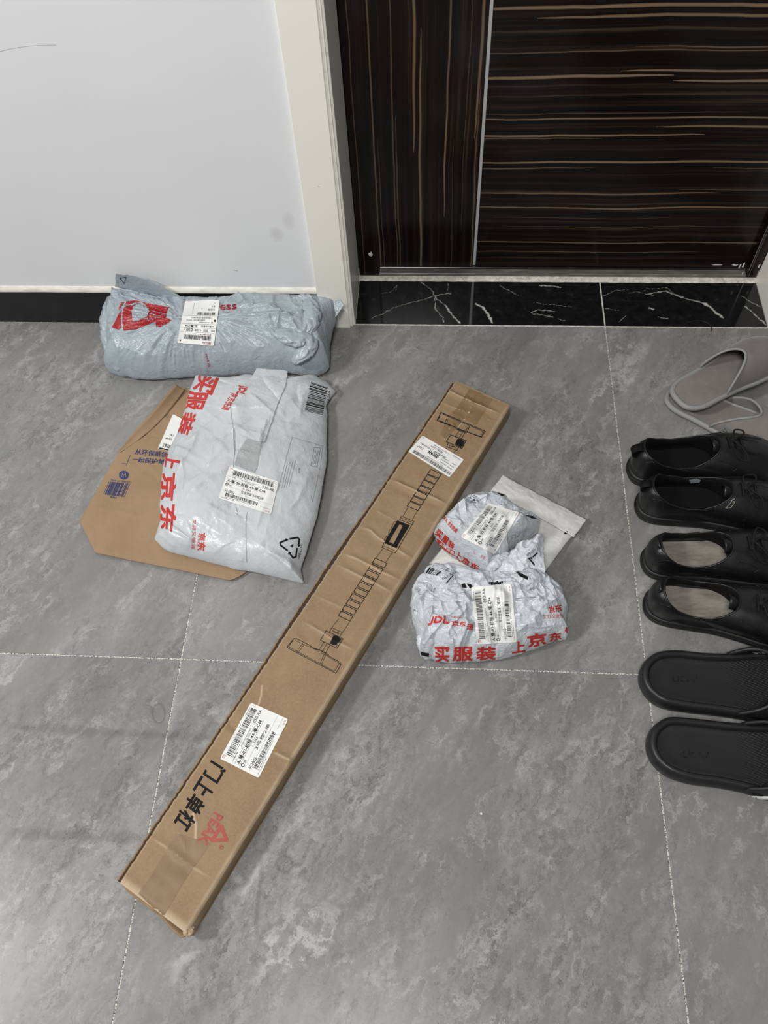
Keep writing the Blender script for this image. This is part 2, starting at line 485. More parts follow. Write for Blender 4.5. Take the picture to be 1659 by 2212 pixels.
marble_slab('marble_slab', XL + 0.001, XJ - 0.0017, YS + 0.0022, 1.462, sill, VEINS)
marble_slab('marble_slab', XJ + 0.0017, XR - 0.001, YS + 0.0022, 1.462, sill, VEINS)
cv = []
for k in range(140):
    x = XL + (XR - XL) * k / 139
    w = 0.0012 * float(noise2(x * 40, 1.7, 2)); w2 = 0.0008 * float(noise2(x * 60, 5.7, 2))
    for (y, z) in ((1.4615 + w, -0.0006), (1.463 + w, 0.002 + w2), (1.469, 0.004 + w2), (1.4745, 0.005)):
        cv.append((x, y, z))
mk('cement_strip', cv, grid_faces(140, 4), M_cement, sill)
cv = []
for k in range(100):
    x = XL - 0.004 + (XR - XL + 0.004) * k / 99
    w = 0.0003 * float(noise2(x * 60, 8.7, 2))
    for (y, z) in ((YS - 0.0008 + w, 0.0001), (YS + 0.0002, 0.0006), (YS + 0.0023 + w, 0.0002)):
        cv.append((x, y, z))
mk('joint_line', cv, grid_faces(100, 3), M_cement, sill)

# door: dark frame, metal sill bar, vertical-grain panel, metal strip, two horizontal-grain panels
DY = 1.493
def zd(py, px=1100, y=DY): return float(at_y(px, py, y)[2])
def xd(px, py=300, y=DY): return float(at_y(px, py, y)[0])
H_STREAKS = []
for (pl, pr, x0, x1, hw, st) in (
    (24, 3, 900, 1900, 3.6, .85), (38, 33, 1130, 1800, 3.2, .75), (66, 62, 960, 1800, 3.0, .16), (113, 108, 950, 1800, 1.6, .40), (100, 106, 1330, 1800, 1.3, .5),
    (164, 166, 900, 1420, 3.6, .9), (153, 156, 1310, 1900, 3.0, .85), (175, 177, 1420, 1900, 3.4, .85), (205, 207, 1000, 1700, 1.0, .2), (243, 246, 1000, 1600, 1.2, .25),
    (254, 257, 950, 1900, 2.2, .75), (274, 276, 1410, 1900, 2.6, .8), (291, 294, 950, 1520, 2.7, .85), (298, 299, 980, 1300, 1.6, .5), (350, 350, 950, 1900, 2.8, .85),
    (362, 364, 900, 1300, 1.9, .6), (364, 364, 1560, 1900, 1.5, .55), (415, 421, 980, 1600, 2.6, .62), (411, 411, 1500, 1900, 1.1, .4), (450, 448, 950, 1900, 2.3, .75),
    (472, 470, 1080, 1500, 1.2, .25), (489, 491, 1100, 1900, 1.1, .32), (519, 529, 960, 1900, 2.1, .62), (545, 544, 960, 1600, 1.3, .42)):
    z = (zd(pl, 1100) + zd(pr, 1600)) / 2
    H_STREAKS.append((z, hw * 0.00098, xd(x0), xd(x1), st))
M_vh = veneer('ebony_veneer_horizontal', 0, H_STREAKS, 0, 0, 3.7, 95)
V_STREAKS = []
for (px, py, hw, y0, y1, st) in (
    (893, 150, 3.0, -250, 330, .75), (908, 450, 2.6, 60, 700, .8), (805, 250, 2.0, -200, 700, .55), (848, 250, 1.5, -200, 650, .4), (968, 150, 2.2, -200, 450, .6),
    (1040, 90, 3.2, -300, 300, .75), (1026, 400, 1.6, 180, 620, .5), (963, 330, 2.0, 220, 470, .6), (860, 430, 1.6, 250, 650, .4), (1010, 200, 1.0, -200, 500, .3), (975, 500, 1.0, 300, 700, .25), (826, 480, 1.3, 300, 700, .3)):
    z0, z1 = zd(y1, px), zd(y0, px)
    V_STREAKS.append((xd(px, py), hw * 0.0010, z0, z1, st))
M_vv = veneer('ebony_veneer_vertical', 2, V_STREAKS, 0, 0, 11.3, 85)
M_vf = veneer('ebony_veneer_frame', 2, [(xd(768, 300, 1.475), .0012, -0.1, 1.5, .35), (xd(1628, 570, 1.475), .0009, -0.1, 1.5, .6)], 0, 0, 21.0, 60)
xs_strip = xd(1043, 290)
xl_leaf, xr_leaf = -0.1405, 0.6905
zb = 0.0165
seam = zd(302, 1100)
door = props(from_bm('door_1', box_bm(XL - 0.02, XR + 0.02, DY + 0.012, DY + 0.05, 0.0, 2.4), M_vf), kind='structure')
box('panel', xl_leaf - 0.004, xs_strip - 0.0032, DY, DY + 0.011, zb, 2.2, M_vv, door, 0.0006)
box('panel', xs_strip + 0.0032, xr_leaf + 0.004, DY, DY + 0.011, zb, seam - 0.0006, M_vh, door, 0.0005)
box('panel', xs_strip + 0.0032, xr_leaf + 0.004, DY, DY + 0.011, seam + 0.0006, 2.2, M_vh, door, 0.0005)
box('metal_strip', xs_strip - 0.0031, xs_strip + 0.0031, DY - 0.0012, DY + 0.01, zb + 0.006, 2.2, M_metal, door, 0.0005, label='bright metal strip between the two veneers')
fl = box('door_frame', XL + 0.0005, xl_leaf, 1.4746, DY + 0.03, 0.0045, 2.3, M_vf, door, 0.0012)
box('door_frame', xr_leaf - 0.0015, XR - 0.0005, 1.4746, DY + 0.03, 0.0045, 2.3, M_vf, door, 0.0012)
box('threshold_bar', xl_leaf + 0.0006, xr_leaf - 0.002, 1.4745, DY + 0.012, -0.002, 0.0125, M_sillmetal, door, 0.001, label='dull scratched steel threshold bar')
box('threshold_lip', xl_leaf + 0.0006, xr_leaf - 0.002, DY - 0.0035, DY - 0.0005, 0.0125, 0.0165, M_black_stone, door, 0.0008)
# dried paint blobs at the foot of the right frame and left frame
M_paint = mat('dried_white_paint', (0.62, 0.62, 0.60), 0.7)
def paint_blob(px, py, y, rx, rz, seed):
    c = at_y(px, py, y); n = 22
    v = [tuple(c + np.array((0, -0.0009, 0)))]
    for k in range(n):
        a = 2 * math.pi * k / n; r = 1 + 0.55 * float(noise2(math.cos(a) * 1.7, math.sin(a) * 1.7, seed))
        v.append((c[0] + rx * r * math.cos(a), y - 0.0003, c[2] + rz * r * math.sin(a)))
    mk('paint_blob', v, [(0, 1 + k, 1 + (k + 1) % n) for k in range(n)], M_paint, door)
for (px, py, y, rx, rz, sd) in ((801, 549, 1.4745, .0045, .006, 1), (1597, 578, DY, .002, .011, 2), (1606, 573, 1.4745, .0018, .008, 3), (1550, 572, DY, .010, .0014, 4), (1588, 572, DY, .006, .003, 5),
                                (1604, 590, 1.4745, .0012, .005, 6), (1640, 575, 1.4745, .0015, .006, 7), (758, 527, 1.4745, .0010, .006, 8)):
    paint_blob(px, py, y, rx, rz, sd)
# black hair-like rubber shred lying over the sill edge

M_stain = mat('faint_drying_mark', (0.10, 0.098, 0.094), 0.4)
def _():
    t = NT(M_stain)
    tr = t.n('ShaderNodeBsdfTransparent'); mx = t.n('ShaderNodeMixShader'); a = t.n('ShaderNodeVertexColor'); a.layer_name = 'amount'
    t.l(a.outputs[0], mx.inputs[0]); t.l(tr.outputs[0], mx.inputs[1]); t.l(t.b.outputs[0], mx.inputs[2])
    t.l(mx.outputs[0], t.t.nodes['Material Output'].inputs['Surface'])
_()
def stain(pts, w, amount, closed=False):
    P = at(np.array([p[0] for p in pts], float), np.array([p[1] for p in pts], float))
    P = smooth_curve(P, 70, closed)
    if closed: P = np.vstack([P, P[:1]])
    d = np.gradient(P, axis=0); d /= np.linalg.norm(d, axis=1)[:, None]; nn = np.stack([-d[:, 1], d[:, 0], 0 * d[:, 0]], 1)
    prof = np.linspace(-1, 1, 7); V = []; A = []
    for i in range(len(P)):
        e = 1.0 if closed else min(1, min(i, len(P) - 1 - i) / 12)
        ww = w * (1 + .3 * float(noise2(i * .15, w * 900, 2)))
        for q in prof:
            V.append(P[i] + nn[i] * ww * q + np.array((0, 0, .0003))); A.append(amount * e * (1 - q * q) ** 1.5)
    o = mk('drying_mark', V, grid_faces(len(P), 7), M_stain, floor)
    ca = o.data.color_attributes.new('amount', 'FLOAT_COLOR', 'POINT'); ca.data.foreach_set('color', np.repeat(np.array(A)[:, None], 4, 1).ravel().astype(np.float32))
stain([(0, 1568), (120, 1574), (210, 1582), (290, 1587), (360, 1589), (480, 1597)], .010, .15)
stain([(0, 1798), (70, 1801), (120, 1803), (230, 1806), (330, 1815)], .012, .17)
stain([(566, 1850), (563, 1900), (556, 1960), (552, 2040)], .005, .22)
stain([(343 + 13 * math.cos(a), 1541 + 21 * math.sin(a)) for a in np.linspace(0, 2 * math.pi, 13)[:-1]], .0025, .2, True)
stain([(615 + 17 * math.cos(a), 1866 + 17 * math.sin(a)) for a in np.linspace(0, 2 * math.pi, 13)[:-1]], .0035, .2, True)

M_scratch = mat('grey_scratch', (0.34, 0.34, 0.34), 0.8)
for pts, r in (([(-5, 112), (30, 104), (70, 99), (120, 97)], .00028), ([(503, 583), (509, 584.5), (513, 584)], .0009), ([(687, 403), (691, 404)], .0007)):
    yw = WY + .0038 if pts[0][0] < 600 else CY - .0002
    c = at_y(np.array([p[0] for p in pts]), np.array([p[1] for p in pts]), yw)
    tube('scratch', smooth_curve(c, 16) if len(c) > 2 else c, r, M_scratch, wall_left if pts[0][0] < 600 else trim_2, 5, flat=.4, up=(0, 0, 1))

# ------------------------------------------------------------------ print on surfaces
WORLD_V = {}
_mk = mk
def mk(name, verts, faces, m, parent=None, smooth=True, loc=None, **pr):
    o = _mk(name, verts, faces, m, parent, smooth, loc, **pr)
    WORLD_V[o.name] = (np.asarray(verts, float).reshape(-1, 3), faces)
    return o
def bvh_of(*objs):
    V = []; F = []; n = 0
    for o in objs:
        v, f = WORLD_V[o.name]
        V += [tuple(p) for p in v]; F += [tuple(int(i) + n for i in q) for q in f]; n += len(v)
    return BVHTree.FromPolygons(V, F)
def quad_map(uv, quad):
    """unit square (v down) -> photo quad TL, TR, BR, BL by homography"""
    src = np.array([(0, 0), (1, 0), (1, 1), (0, 1)], float); dst = np.array([q[:2] for q in quad], float)
    A = []; b = []
    for (x, y), (X, Y) in zip(src, dst):
        A.append([x, y, 1, 0, 0, 0, -X * x, -X * y]); b.append(X)
        A.append([0, 0, 0, x, y, 1, -Y * x, -Y * y]); b.append(Y)
    h = np.append(np.linalg.solve(np.array(A), np.array(b)), 1).reshape(3, 3)
    p = np.concatenate([uv, np.ones((len(uv), 1))], 1) @ h.T
    return p[:, :2] / p[:, 2:]
def refine(V, F, maxlen):
    """split long edges of a flat 2D mesh"""
    bm = bmesh.new()
    vs = [bm.verts.new((v[0], v[1], 0)) for v in V]
    for f in F:
        try: bm.faces.new([vs[i] for i in f])
        except ValueError: pass
    bmesh.ops.triangulate(bm, faces=bm.faces)
    for _ in range(7):
        ed = [e for e in bm.edges if e.calc_length() > maxlen]
        if not ed: break
        bmesh.ops.subdivide_edges(bm, edges=ed, cuts=1, use_grid_fill=False)
        bmesh.ops.triangulate(bm, faces=[f for f in bm.faces if len(f.verts) > 3])
    bm.verts.index_update()
    V2 = np.array([v.co[:2] for v in bm.verts]); F2 = [[v.index for v in f.verts] for f in bm.faces]
    bm.free()
    return V2, F2
def cast(P, bvh, off):
    """photo points -> points on a surface, lifted by off towards the eye"""
    out = np.zeros((len(P), 3)); ok = np.zeros(len(P), bool)
    D = rays(P[:, 0], P[:, 1]); D /= np.linalg.norm(D, axis=1)[:, None]
    for i, d in enumerate(D):
        h, nrm, idx, dist = bvh.ray_cast(Vector(CAM), Vector(d), 6.0)
        if h is None: continue
        if nrm.dot(Vector(d)) > 0: nrm = -nrm
        out[i] = np.array(h) + np.array(nrm) * off * 0.75 - d * off * 0.25; ok[i] = True
    return out, ok
def decal(name, V2, F2, bvh, off, m, parent, maxpx=5.0, **pr):
    V2, F2 = refine(V2, F2, maxpx)
    if len(V2) == 0: return None
    P, ok = cast(V2, bvh, off)
    keep = []
    for f in F2:
        if not all(ok[i] for i in f): continue
        a, b, c = (P[i] for i in f)
        if max(np.linalg.norm(a - b), np.linalg.norm(b - c), np.linalg.norm(c - a)) > 0.0028 * maxpx + 0.004: continue
        nr = np.cross(b - a, c - a)
        keep.append(f if np.dot(nr, CAM - a) > 0 else [f[0], f[2], f[1]])
    if not keep: return None
    used = sorted({i for f in keep for i in f}); mp = {o: k for k, o in enumerate(used)}
    return mk(name, P[used], [[mp[i] for i in f] for f in keep], m, parent, False, **pr)
_glyph = {}
def text_flat(body, bold=0.0):
    key = (body, bold)
    if key in _glyph: return _glyph[key]
    cu = bpy.data.curves.new('glyphs', 'FONT'); cu.body = body; cu.size = 1.0; cu.resolution_u = 2; cu.offset = bold
    o = bpy.data.objects.new('glyphs', cu); COL.objects.link(o)
    dg = bpy.context.evaluated_depsgraph_get()
    me = bpy.data.meshes.new_from_object(o.evaluated_get(dg))
    V = np.array([v.co[:2] for v in me.vertices]).reshape(-1, 2); F = [list(p.vertices) for p in me.polygons]
    bpy.data.objects.remove(o); bpy.data.curves.remove(cu); bpy.data.meshes.remove(me)
    if len(V):
        lo, hi = V.min(0), V.max(0); V = (V - lo) / np.maximum(hi - lo, 1e-6); V[:, 1] = 1 - V[:, 1]
    _glyph[key] = (V, F)
    return V, F
class Ink:
    """collects flat print of one colour, then lays it on a surface"""
    def __init__(s): s.V = []; s.F = []; s.n = 0; s.g = []; s.gid = 0
    def add(s, V, F):
        s.V.append(np.asarray(V, float)[:, :2]); s.F += [[i + s.n for i in f] for f in F]; s.g += [s.gid] * len(F); s.n += len(V)
    def poly(s, pts):
        s.gid += 1; s.add(np.array([p[:2] for p in pts]), [list(range(len(pts)))])
    def text(s, body, quad, bold=0.0):
        V, F = text_flat(body); s.gid += 1
        if not len(V): return
        s.add(quad_map(V, quad), F)
        if bold:
            n = max(1, len(body))
            for (du, dv) in ((bold / n, 0), (-bold / n, 0), (0, bold), (0, -bold)):
                s.add(quad_map(V * (1 - 2 * abs(np.array((du, dv)))) + np.array((du + abs(du), dv + abs(dv))), quad), F)
    def line(s, pts, w, closed=False):
        s.gid += 1
        P = np.array([p[:2] for p in pts], float)
        if closed: P = np.vstack([P, P[:1]])
        for a, b in zip(P[:-1], P[1:]):
            d = b - a; l = np.linalg.norm(d)
            if l < 1e-6: continue
            d /= l; nrm = np.array([-d[1], d[0]]) * w / 2
            a2 = a - d * w * 0.4; b2 = b + d * w * 0.4
            s.add(np.array([a2 - nrm, b2 - nrm, b2 + nrm, a2 + nrm]), [[0, 1, 2, 3]])
    def unit(s, quad, rects):
        """rectangles (u0, v0, u1, v1) inside a quad"""
        for (u0, v0, u1, v1) in rects:
            s.add(quad_map(np.array([(u0, v0), (u1, v0), (u1, v1), (u0, v1)], float), quad), [[0, 1, 2, 3]])
    def barcode(s, quad, u0, u1, v0, v1, seed, n=46, fill=0.5):
        s.gid += 1
        r = random.Random(seed); u = 0.0; R = []
        ws = []
        for i in range(n): ws.append((r.choice((1, 1, 2, 3)), r.choice((1, 1, 2, 3))))
        tot = sum(a + b for a, b in ws)
        for a, b in ws:
            R.append((u0 + (u1 - u0) * u / tot, v0, u0 + (u1 - u0) * (u + a * fill * 2 * 0.9) / tot, v1)); u += a + b
        s.unit(quad, R)
    def sub(s, quad, body, u0, u1, v0, v1, bold=0.0):
        q = quad_map(np.array([(u0, v0), (u1, v0), (u1, v1), (u0, v1)], float), quad)
        s.text(body, [tuple(p) for p in q], bold)
    def lay(s, name, bvh, off, m, parent, maxpx=5.0, split=False, **pr):
        if not s.V: return None
        V = np.vstack(s.V)
        if split:
            out = None
            for gi in sorted(set(s.g)):
                F = [f for f, g_ in zip(s.F, s.g) if g_ == gi]
                used = sorted({i for f in F for i in f}); mp = {o: q for q, o in enumerate(used)}
                o = decal(name, V[used], [[mp[i] for i in f] for f in F], bvh, off, m, parent, maxpx, **pr)
                out = out or o
            return out
        return decal(name, V, s.F, bvh, off, m, parent, maxpx, **pr)
M_ink = mat('black_ink', (0.009, 0.009, 0.009), 0.7, spec=0.15)
M_ink_red = mat('red_ink', (0.50, 0.028, 0.024), 0.4)
M_ink_darkred = mat('dark_red_ink', (0.33, 0.010, 0.016), 0.38)
M_ink_blue = mat('blue_ink', (0.022, 0.030, 0.115), 0.6)
M_ink_grey = mat('grey_ink', (0.10, 0.10, 0.105), 0.5)
M_ink_brick = mat('brick_red_ink', (0.34, 0.06, 0.045), 0.6)
M_label = mat('white_label_paper', (0.74, 0.74, 0.72), 0.42, spec=0.4)

def paper_label(name, quad, bvh, parent, off=0.0007, nu=26, nv=34, smooth_it=6, rough=0.0, corner=0.035, **pr):
    """thin paper sticker that bridges the small wrinkles under it"""
    U, Vv = np.meshgrid(np.linspace(0, 1, nu), np.linspace(0, 1, nv))
    uv = np.stack([U.ravel(), Vv.ravel()], 1)
    # round the corners by pulling the corner points in
    c = corner
    for k in range(len(uv)):
        u, v = uv[k]
        du = min(u, 1 - u); dv = min(v, 1 - v)
        if du < c and dv < c:
            r = math.hypot(c - du, c - dv)
            if r > c:
                s = c / r
                nu_, nv_ = c - (c - du) * s, c - (c - dv) * s
                uv[k] = (nu_ if u < 0.5 else 1 - nu_, nv_ if v < 0.5 else 1 - nv_)
    P = quad_map(uv, quad)
    D = rays(P[:, 0], P[:, 1]); D /= np.linalg.norm(D, axis=1)[:, None]
    T = np.full(len(P), np.nan)
    for i, d in enumerate(D):
        h, nrm, idx, dist = bvh.ray_cast(Vector(CAM), Vector(d), 6.0)
        if h is not None: T[i] = dist
    T = T.reshape(nv, nu); bad = np.isnan(T); T[bad] = np.nanmedian(T)
    S = T.copy()
    for _ in range(smooth_it):
        E = np.pad(S, 1, mode='edge'); S = (E[:-2, 1:-1] + E[2:, 1:-1] + E[1:-1, :-2] + E[1:-1, 2:] + 2 * S) / 6
        S = np.minimum(S, T)
    S = np.minimum(S, T) - off
    V = CAM + D * S.ravel()[:, None]
    F = [f for f in grid_faces(nv, nu, False, True) if not any(bad.ravel()[i] for i in f)]
    return mk(name, V, F, M_label, parent, True, **pr)

def route_label(parent, quad, bvh, seed, tail='AA', address='3号楼2单', off=0.0008, red=True):
    """courier sticker: long barcode, sorting codes, address lines, second barcode"""
    lab = paper_label('shipping_label', quad, bvh, parent, off, label='white courier label with barcode and sorting codes')
    b = bvh_of(lab)
    k = Ink()
    k.barcode(quad, .10, .93, .075, .225, seed, 58)
    r = random.Random(seed)
    for (v, u0, u1, h) in ((.035, .55, .62, .022), (.035, .76, .92, .022), (.245, .1, .42, .018), (.285, .04, .2, .025), (.29, .30, .62, .030), (.335, .42, .55, .02)):
        k.sub(quad, ''.join(r.choice('8310下单打印请回收重量件数') for _ in range(max(4, int((u1 - u0) * 42)))), u0, u1, v, v + h)
    k.sub(quad, 'A-豫-03-前程', .05, .46, .375, .475, .02)
    k.sub(quad, '44-豫-C44', .49, .80, .375, .475, .02)
    k.sub(quad, '030-' + tail, .72, .955, .265, .345)
    k.unit(quad, [(.03, .362, .70, .366), (.03, .487, .82, .491), (.03, .60, .62, .603), (.03, .735, .98, .738)])
    ang = np.linspace(0, 2 * math.pi, 15)[:-1]
    ring = quad_map(np.stack([.065 + .022 * np.cos(ang), .545 + .036 * np.sin(ang)], 1), quad)
    k.line([tuple(p) for p in ring], 1.3, True)
    k.sub(quad, '胡', .105, .15, .52, .575); k.sub(quad, address, .36, .80, .60, .685); k.sub(quad, '元2802', .06, .25, .685, .775)
    k.sub(quad, '1...5065', .38, .54, .515, .565)
    k.barcode(quad, .10, .72, .785, .885, seed + 3, 40)
    for (v, u0, u1, h) in ((.90, .10, .6, .02), (.94, .04, .30, .02), (.87, .78, .97, .012)):
        k.sub(quad, ''.join(r.choice('8310下单打印请回收重量件数') for _ in range(max(4, int((u1 - u0) * 40)))), u0, u1, v, v + h)
    k.lay('label_print', b, 0.0004, M_ink, lab, 6, kind='stuff')
    q = Ink(); q.sub(quad, 'JDL', .025, .085, .025, .065, .03); q.sub(quad, '京东快递', .025, .085, .07, .09); q.sub(quad, '京东', .88, .97, .93, .97)
    q.lay('red_logo', b, 0.0004, M_ink_red, lab, 6, kind='stuff')
    return lab

# ------------------------------------------------------------------ long cardboard box
M_card = mat('brown_cardboard', (0.30, 0.20, 0.115), 0.72, spec=0.25)
def _():
    t = NT(M_card)
    n1 = t.noise(t.coord(), 14, 5, 0.6); n2 = t.noise(t.coord(), 260, 4, 0.65)
    c = t.ramp(n1, [(0.3, (0.235, 0.155, 0.088)), (0.7, (0.285, 0.193, 0.112))])
    c = t.mix(t.math('MULTIPLY', t.ramp(n2, [(0.42, 0.0), (0.62, 1.0)]), 0.35), c, (0.335, 0.236, 0.144))
    a = t.n('ShaderNodeVertexColor'); a.layer_name = 'wear'
    c = t.mix(a.outputs[0], c, (0.60, 0.47, 0.33))
    t.col(c); t.bump(n2, 0.08, 0.0006)
_()
M_card_dark = mat('dark_edge_and_gap_shade', (0.045, 0.028, 0.016), 0.9)  # raw lid edge, and the shade painted into the gaps under the lid
M_card_raw = mat('raw_cardboard_edge', (0.42, 0.31, 0.20), 0.85)
M_tape = mat('brown_packing_tape', (0.225, 0.142, 0.068), 0.5, spec=0.35)
def _():
    t = NT(M_tape)
    n = t.noise(t.coord(), 30, 5, .6)
    t.col(t.ramp(n, [(0.3, (0.190, 0.122, 0.063)), (0.7, (0.240, 0.158, 0.085))]))
_()
HB = 0.045
cFL, cFR, cNL, cNR = [at(*p, HB) for p in ((984, 824), (1101, 877), (258, 1907), (402, 2016))]
def bp(u, v, z=HB):
    """u: 0 left .. 1 right, v: 0 near .. 1 far on the lid"""
    p = (cNL * (1 - u) + cNR * u) * (1 - v) + (cFL * (1 - u) + cFR * u) * v
    return np.array([p[0], p[1], z])
box_c = bp(.5, .5, 0)
carton = thing('cardboard_box', box_c, 'long narrow brown cardboard box lying diagonally across the floor', 'box')
CREASES = []
for pts, h, w in (
    (c_box2([(1045, 150), (1150, 195), (1260, 240), (1370, 290), (1525, 357)]), .0016, .0045), (c_box2([(780, 545), (870, 580), (905, 615), (945, 650), (1000, 678), (1220, 818)]), .0020, .0045),
    (c_box2([(640, 775), (800, 845), (980, 940), (1118, 1003)]), .0026, .0055), (c_box2([(600, 880), (660, 910), (790, 975), (930, 1040), (1062, 1117)]), .0018, .005),
    (c_box2([(915, 405), (1000, 450), (1090, 495)]), .0008, .004), (c_box2([(410, 1135), (520, 1190), (640, 1250)]), .0008, .004),
    (c_box2([(300, 1360), (440, 1440), (560, 1520), (740, 1605)]), .0016, .0045), (c_box2([(220, 1470), (330, 1540)]), .0006, .004),
    (c_box1([(540, 140), (585, 155), (660, 195), (760, 240), (860, 285), (985, 332)]), .0026, .0050), (c_box1([(530, 240), (600, 270), (680, 300), (775, 335)]), .0009, .0035),
    (c_box1([(155, 820), (240, 858), (340, 905), (430, 935), (570, 1000)]), .0018, .005), (c_box1([(500, 320), (560, 345), (640, 390)]), .0006, .003),
    (c_box3([(355, 1215), (440, 1270), (520, 1320), (620, 1400), (700, 1460), (820, 1530)]), .0014, .0045), (c_box3([(1330, 535), (1400, 570), (1480, 607)]), .0020, .005),
    (c_box3([(200, 1450), (350, 1540)]), .0006, .004), (c_box3([(960, 290), (1020, 330), (1080, 400)]), -.0035, .007), (c_box1([(870, 350), (905, 370), (960, 372)]), .0006, .002)):
    q = at(np.array([p[0] for p in pts]), np.array([p[1] for p in pts]), HB)
    CREASES.append(([tuple(p[:2]) for p in q], h, w))
nu, nv = 78, 640
U, Vg = np.meshgrid(np.linspace(0, 1, nu), np.linspace(0, 1, nv))
lid = (cNL * (1 - U[..., None]) + cNR * U[..., None]) * (1 - Vg[..., None]) + (cFL * (1 - U[..., None]) + cFR * U[..., None]) * Vg[..., None]
lid[..., 2] = HB + 0.0013 * noise2(U * 2.2, Vg * 11, 3) + 0.0006 * noise2(U * 7, Vg * 60, 5)
wear = np.zeros_like(U)
for poly, h, w in CREASES:
    d, par, sd = seg_dist(lid[..., 0], lid[..., 1], poly)
    fade = np.clip(np.minimum(par, 1 - par) * 6, 0.25, 1)
    lid[..., 2] += h * np.exp(-(d / w) ** 2) * fade - 0.5 * h * np.exp(-((d - 2.2 * w) / (1.6 * w)) ** 2) * fade
    if h > .0007: wear = np.maximum(wear, min(1, abs(h) / .002) * 0.5 * np.exp(-(d / 0.0017) ** 2) * fade)
side_r = np.clip((U - 0.935) / 0.065, 0, 1)
wear = np.maximum(wear, side_r ** 1.3 * (0.62 + 0.35 * noise2(U * 3, Vg * 40, 8)))
wear = np.maximum(wear, np.clip((0.012 - Vg) / 0.012, 0, 1) * 0.75)
wear = np.maximum(wear, np.clip((0.02 - U) / 0.02, 0, 1) * 0.4)
for pts, w in ((c_box3([(690, 1020), (712, 1120), (708, 1255)]), .0014), (c_box3([(570, 1185), (610, 1240), (632, 1310)]), .0013), (c_box1([(790, 155), (765, 240), (745, 300), (700, 370), (590, 440)]), .0014),
               (c_box1([(705, 185), (750, 235)]), .0012), (c_box3([(1240, 5), (1232, 90), (1205, 170)]), .0011), (c_box1([(760, 240), (735, 330), (655, 420)]), .0012)):
    q = at(np.array([p[0] for p in pts]), np.array([p[1] for p in pts]), HB)
    d, par, sd = seg_dist(lid[..., 0], lid[..., 1], [tuple(p[:2]) for p in q])
    wear = np.maximum(wear, 0.8 * np.exp(-(d / w) ** 2)); lid[..., 2] += 0.0005 * np.exp(-(d / (w * 2)) ** 2)
edge_w = 0.0012 * noise2(Vg * 160, 0 * Vg, 3)
axis_r = (cNR - cNL) / np.linalg.norm(cNR - cNL)
lid += (np.clip((0.03 - U) / 0.03, 0, 1) * edge_w)[..., None] * axis_r
lid[..., 2] -= 0.004 * np.clip((U - 0.97) / 0.03, 0, 1) ** 2           # rounded fold to the side
lid[..., 2] -= 0.003 * np.clip((0.008 - Vg) / 0.008, 0, 1) ** 2
top = mk('top_panel', lid.reshape(-1, 3), grid_faces(nv, nu), M_card, carton)
ca = top.data.color_attributes.new('wear', 'FLOAT_COLOR', 'POINT')
ca.data.foreach_set('color', np.repeat(np.clip(wear, 0, 1).ravel()[:, None], 4, 1).ravel().astype(np.float32))
# right side panel, bulging a little, with its crushed lower edge
rows = []
for k in range(9):
    s = k / 8
    e = lid[:, -1].copy(); e[:, 2] = lid[:, -1, 2] * (1 - s) + 0.0008 * s
    vv_ = np.linspace(0, 1, nv)
    out = 0.0022 * math.sin(s * math.pi) + 0.0010 * noise2(vv_ * 26, s * 2.0 + 0 * vv_, 12) * math.sin(s * math.pi) - 0.0012 * s
    e += out[:, None] * axis_r
    rows.append(e)
rs_ = np.array(rows)
sp = mk('side_panel', rs_.reshape(-1, 3), grid_faces(9, nv), M_card, carton)
wr = np.clip(0.55 - np.abs(np.linspace(0, 1, 9) - 0.0) * 5, 0, 1)[:, None] * np.ones(nv)[None, :]
wr = np.maximum(wr, 0.7 * np.exp(-(np.linspace(0, 1, nv) / 0.02) ** 2)[None, :])
ca = sp.data.color_attributes.new('wear', 'FLOAT_COLOR', 'POINT')
ca.data.foreach_set('color', np.repeat(wr.ravel()[:, None], 4, 1).ravel().astype(np.float32))
# left side: raw corrugated lid edge, gap and bulged side panel
le = lid[:, 0]; n_l = -axis_r
rows = [le + np.array((0, 0, 0.0)), le + np.array((0, 0, -0.0032))]
teeth = 0.0007 * np.sign(np.sin(np.arange(nv) * 1.3))
rows[1] = rows[1] + (0.0010 + teeth)[:, None] * n_l
rows.append(rows[1] + np.array((0, 0, -0.004)) - 0.004 * n_l)
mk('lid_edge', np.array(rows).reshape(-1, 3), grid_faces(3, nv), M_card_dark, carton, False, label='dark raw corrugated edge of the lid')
vv_ = np.linspace(0, 1, nv)
gap = 0.0062 + 0.0030 * np.exp(-((vv_ - 0.53) / 0.16) ** 2) + 0.0008 * noise2(vv_ * 18, 0 * vv_, 6)
base_l = le.copy(); base_l[:, 2] = 0
rows = [base_l + (gap - 0.001)[:, None] * n_l + np.array((0, 0, HB - 0.010)), base_l + gap[:, None] * n_l + np.array((0, 0, HB - 0.0065)), base_l + (gap + 0.0022)[:, None] * n_l + np.array((0, 0, HB - 0.0068)),
        base_l + (gap + 0.003)[:, None] * n_l + np.array((0, 0, HB * .5)), base_l + 0.001 * n_l + np.array((0, 0, 0.0006))]
mk('side_panel', np.array(rows).reshape(-1, 3), grid_faces(5, nv), M_card, carton)
mk('gap_shade_strip', np.array([base_l - 0.006 * n_l + np.array((0, 0, HB - 0.008)), base_l + (gap + .0004)[:, None] * n_l + np.array((0, 0, HB - 0.0085))]).reshape(-1, 3), grid_faces(2, nv), M_card_dark, carton, False)  # dark strip: shade inside the side gap, put in as colour
bt = [bp(0, 0, .0006), bp(1, 0, .0006), bp(1, 1, .0006), bp(0, 1, .0006)]
mk('bottom_panel', bt, [(0, 3, 2, 1)], M_card, carton, False)
fw = (cFL - cNL); fw[2] = 0; fw /= np.linalg.norm(fw)
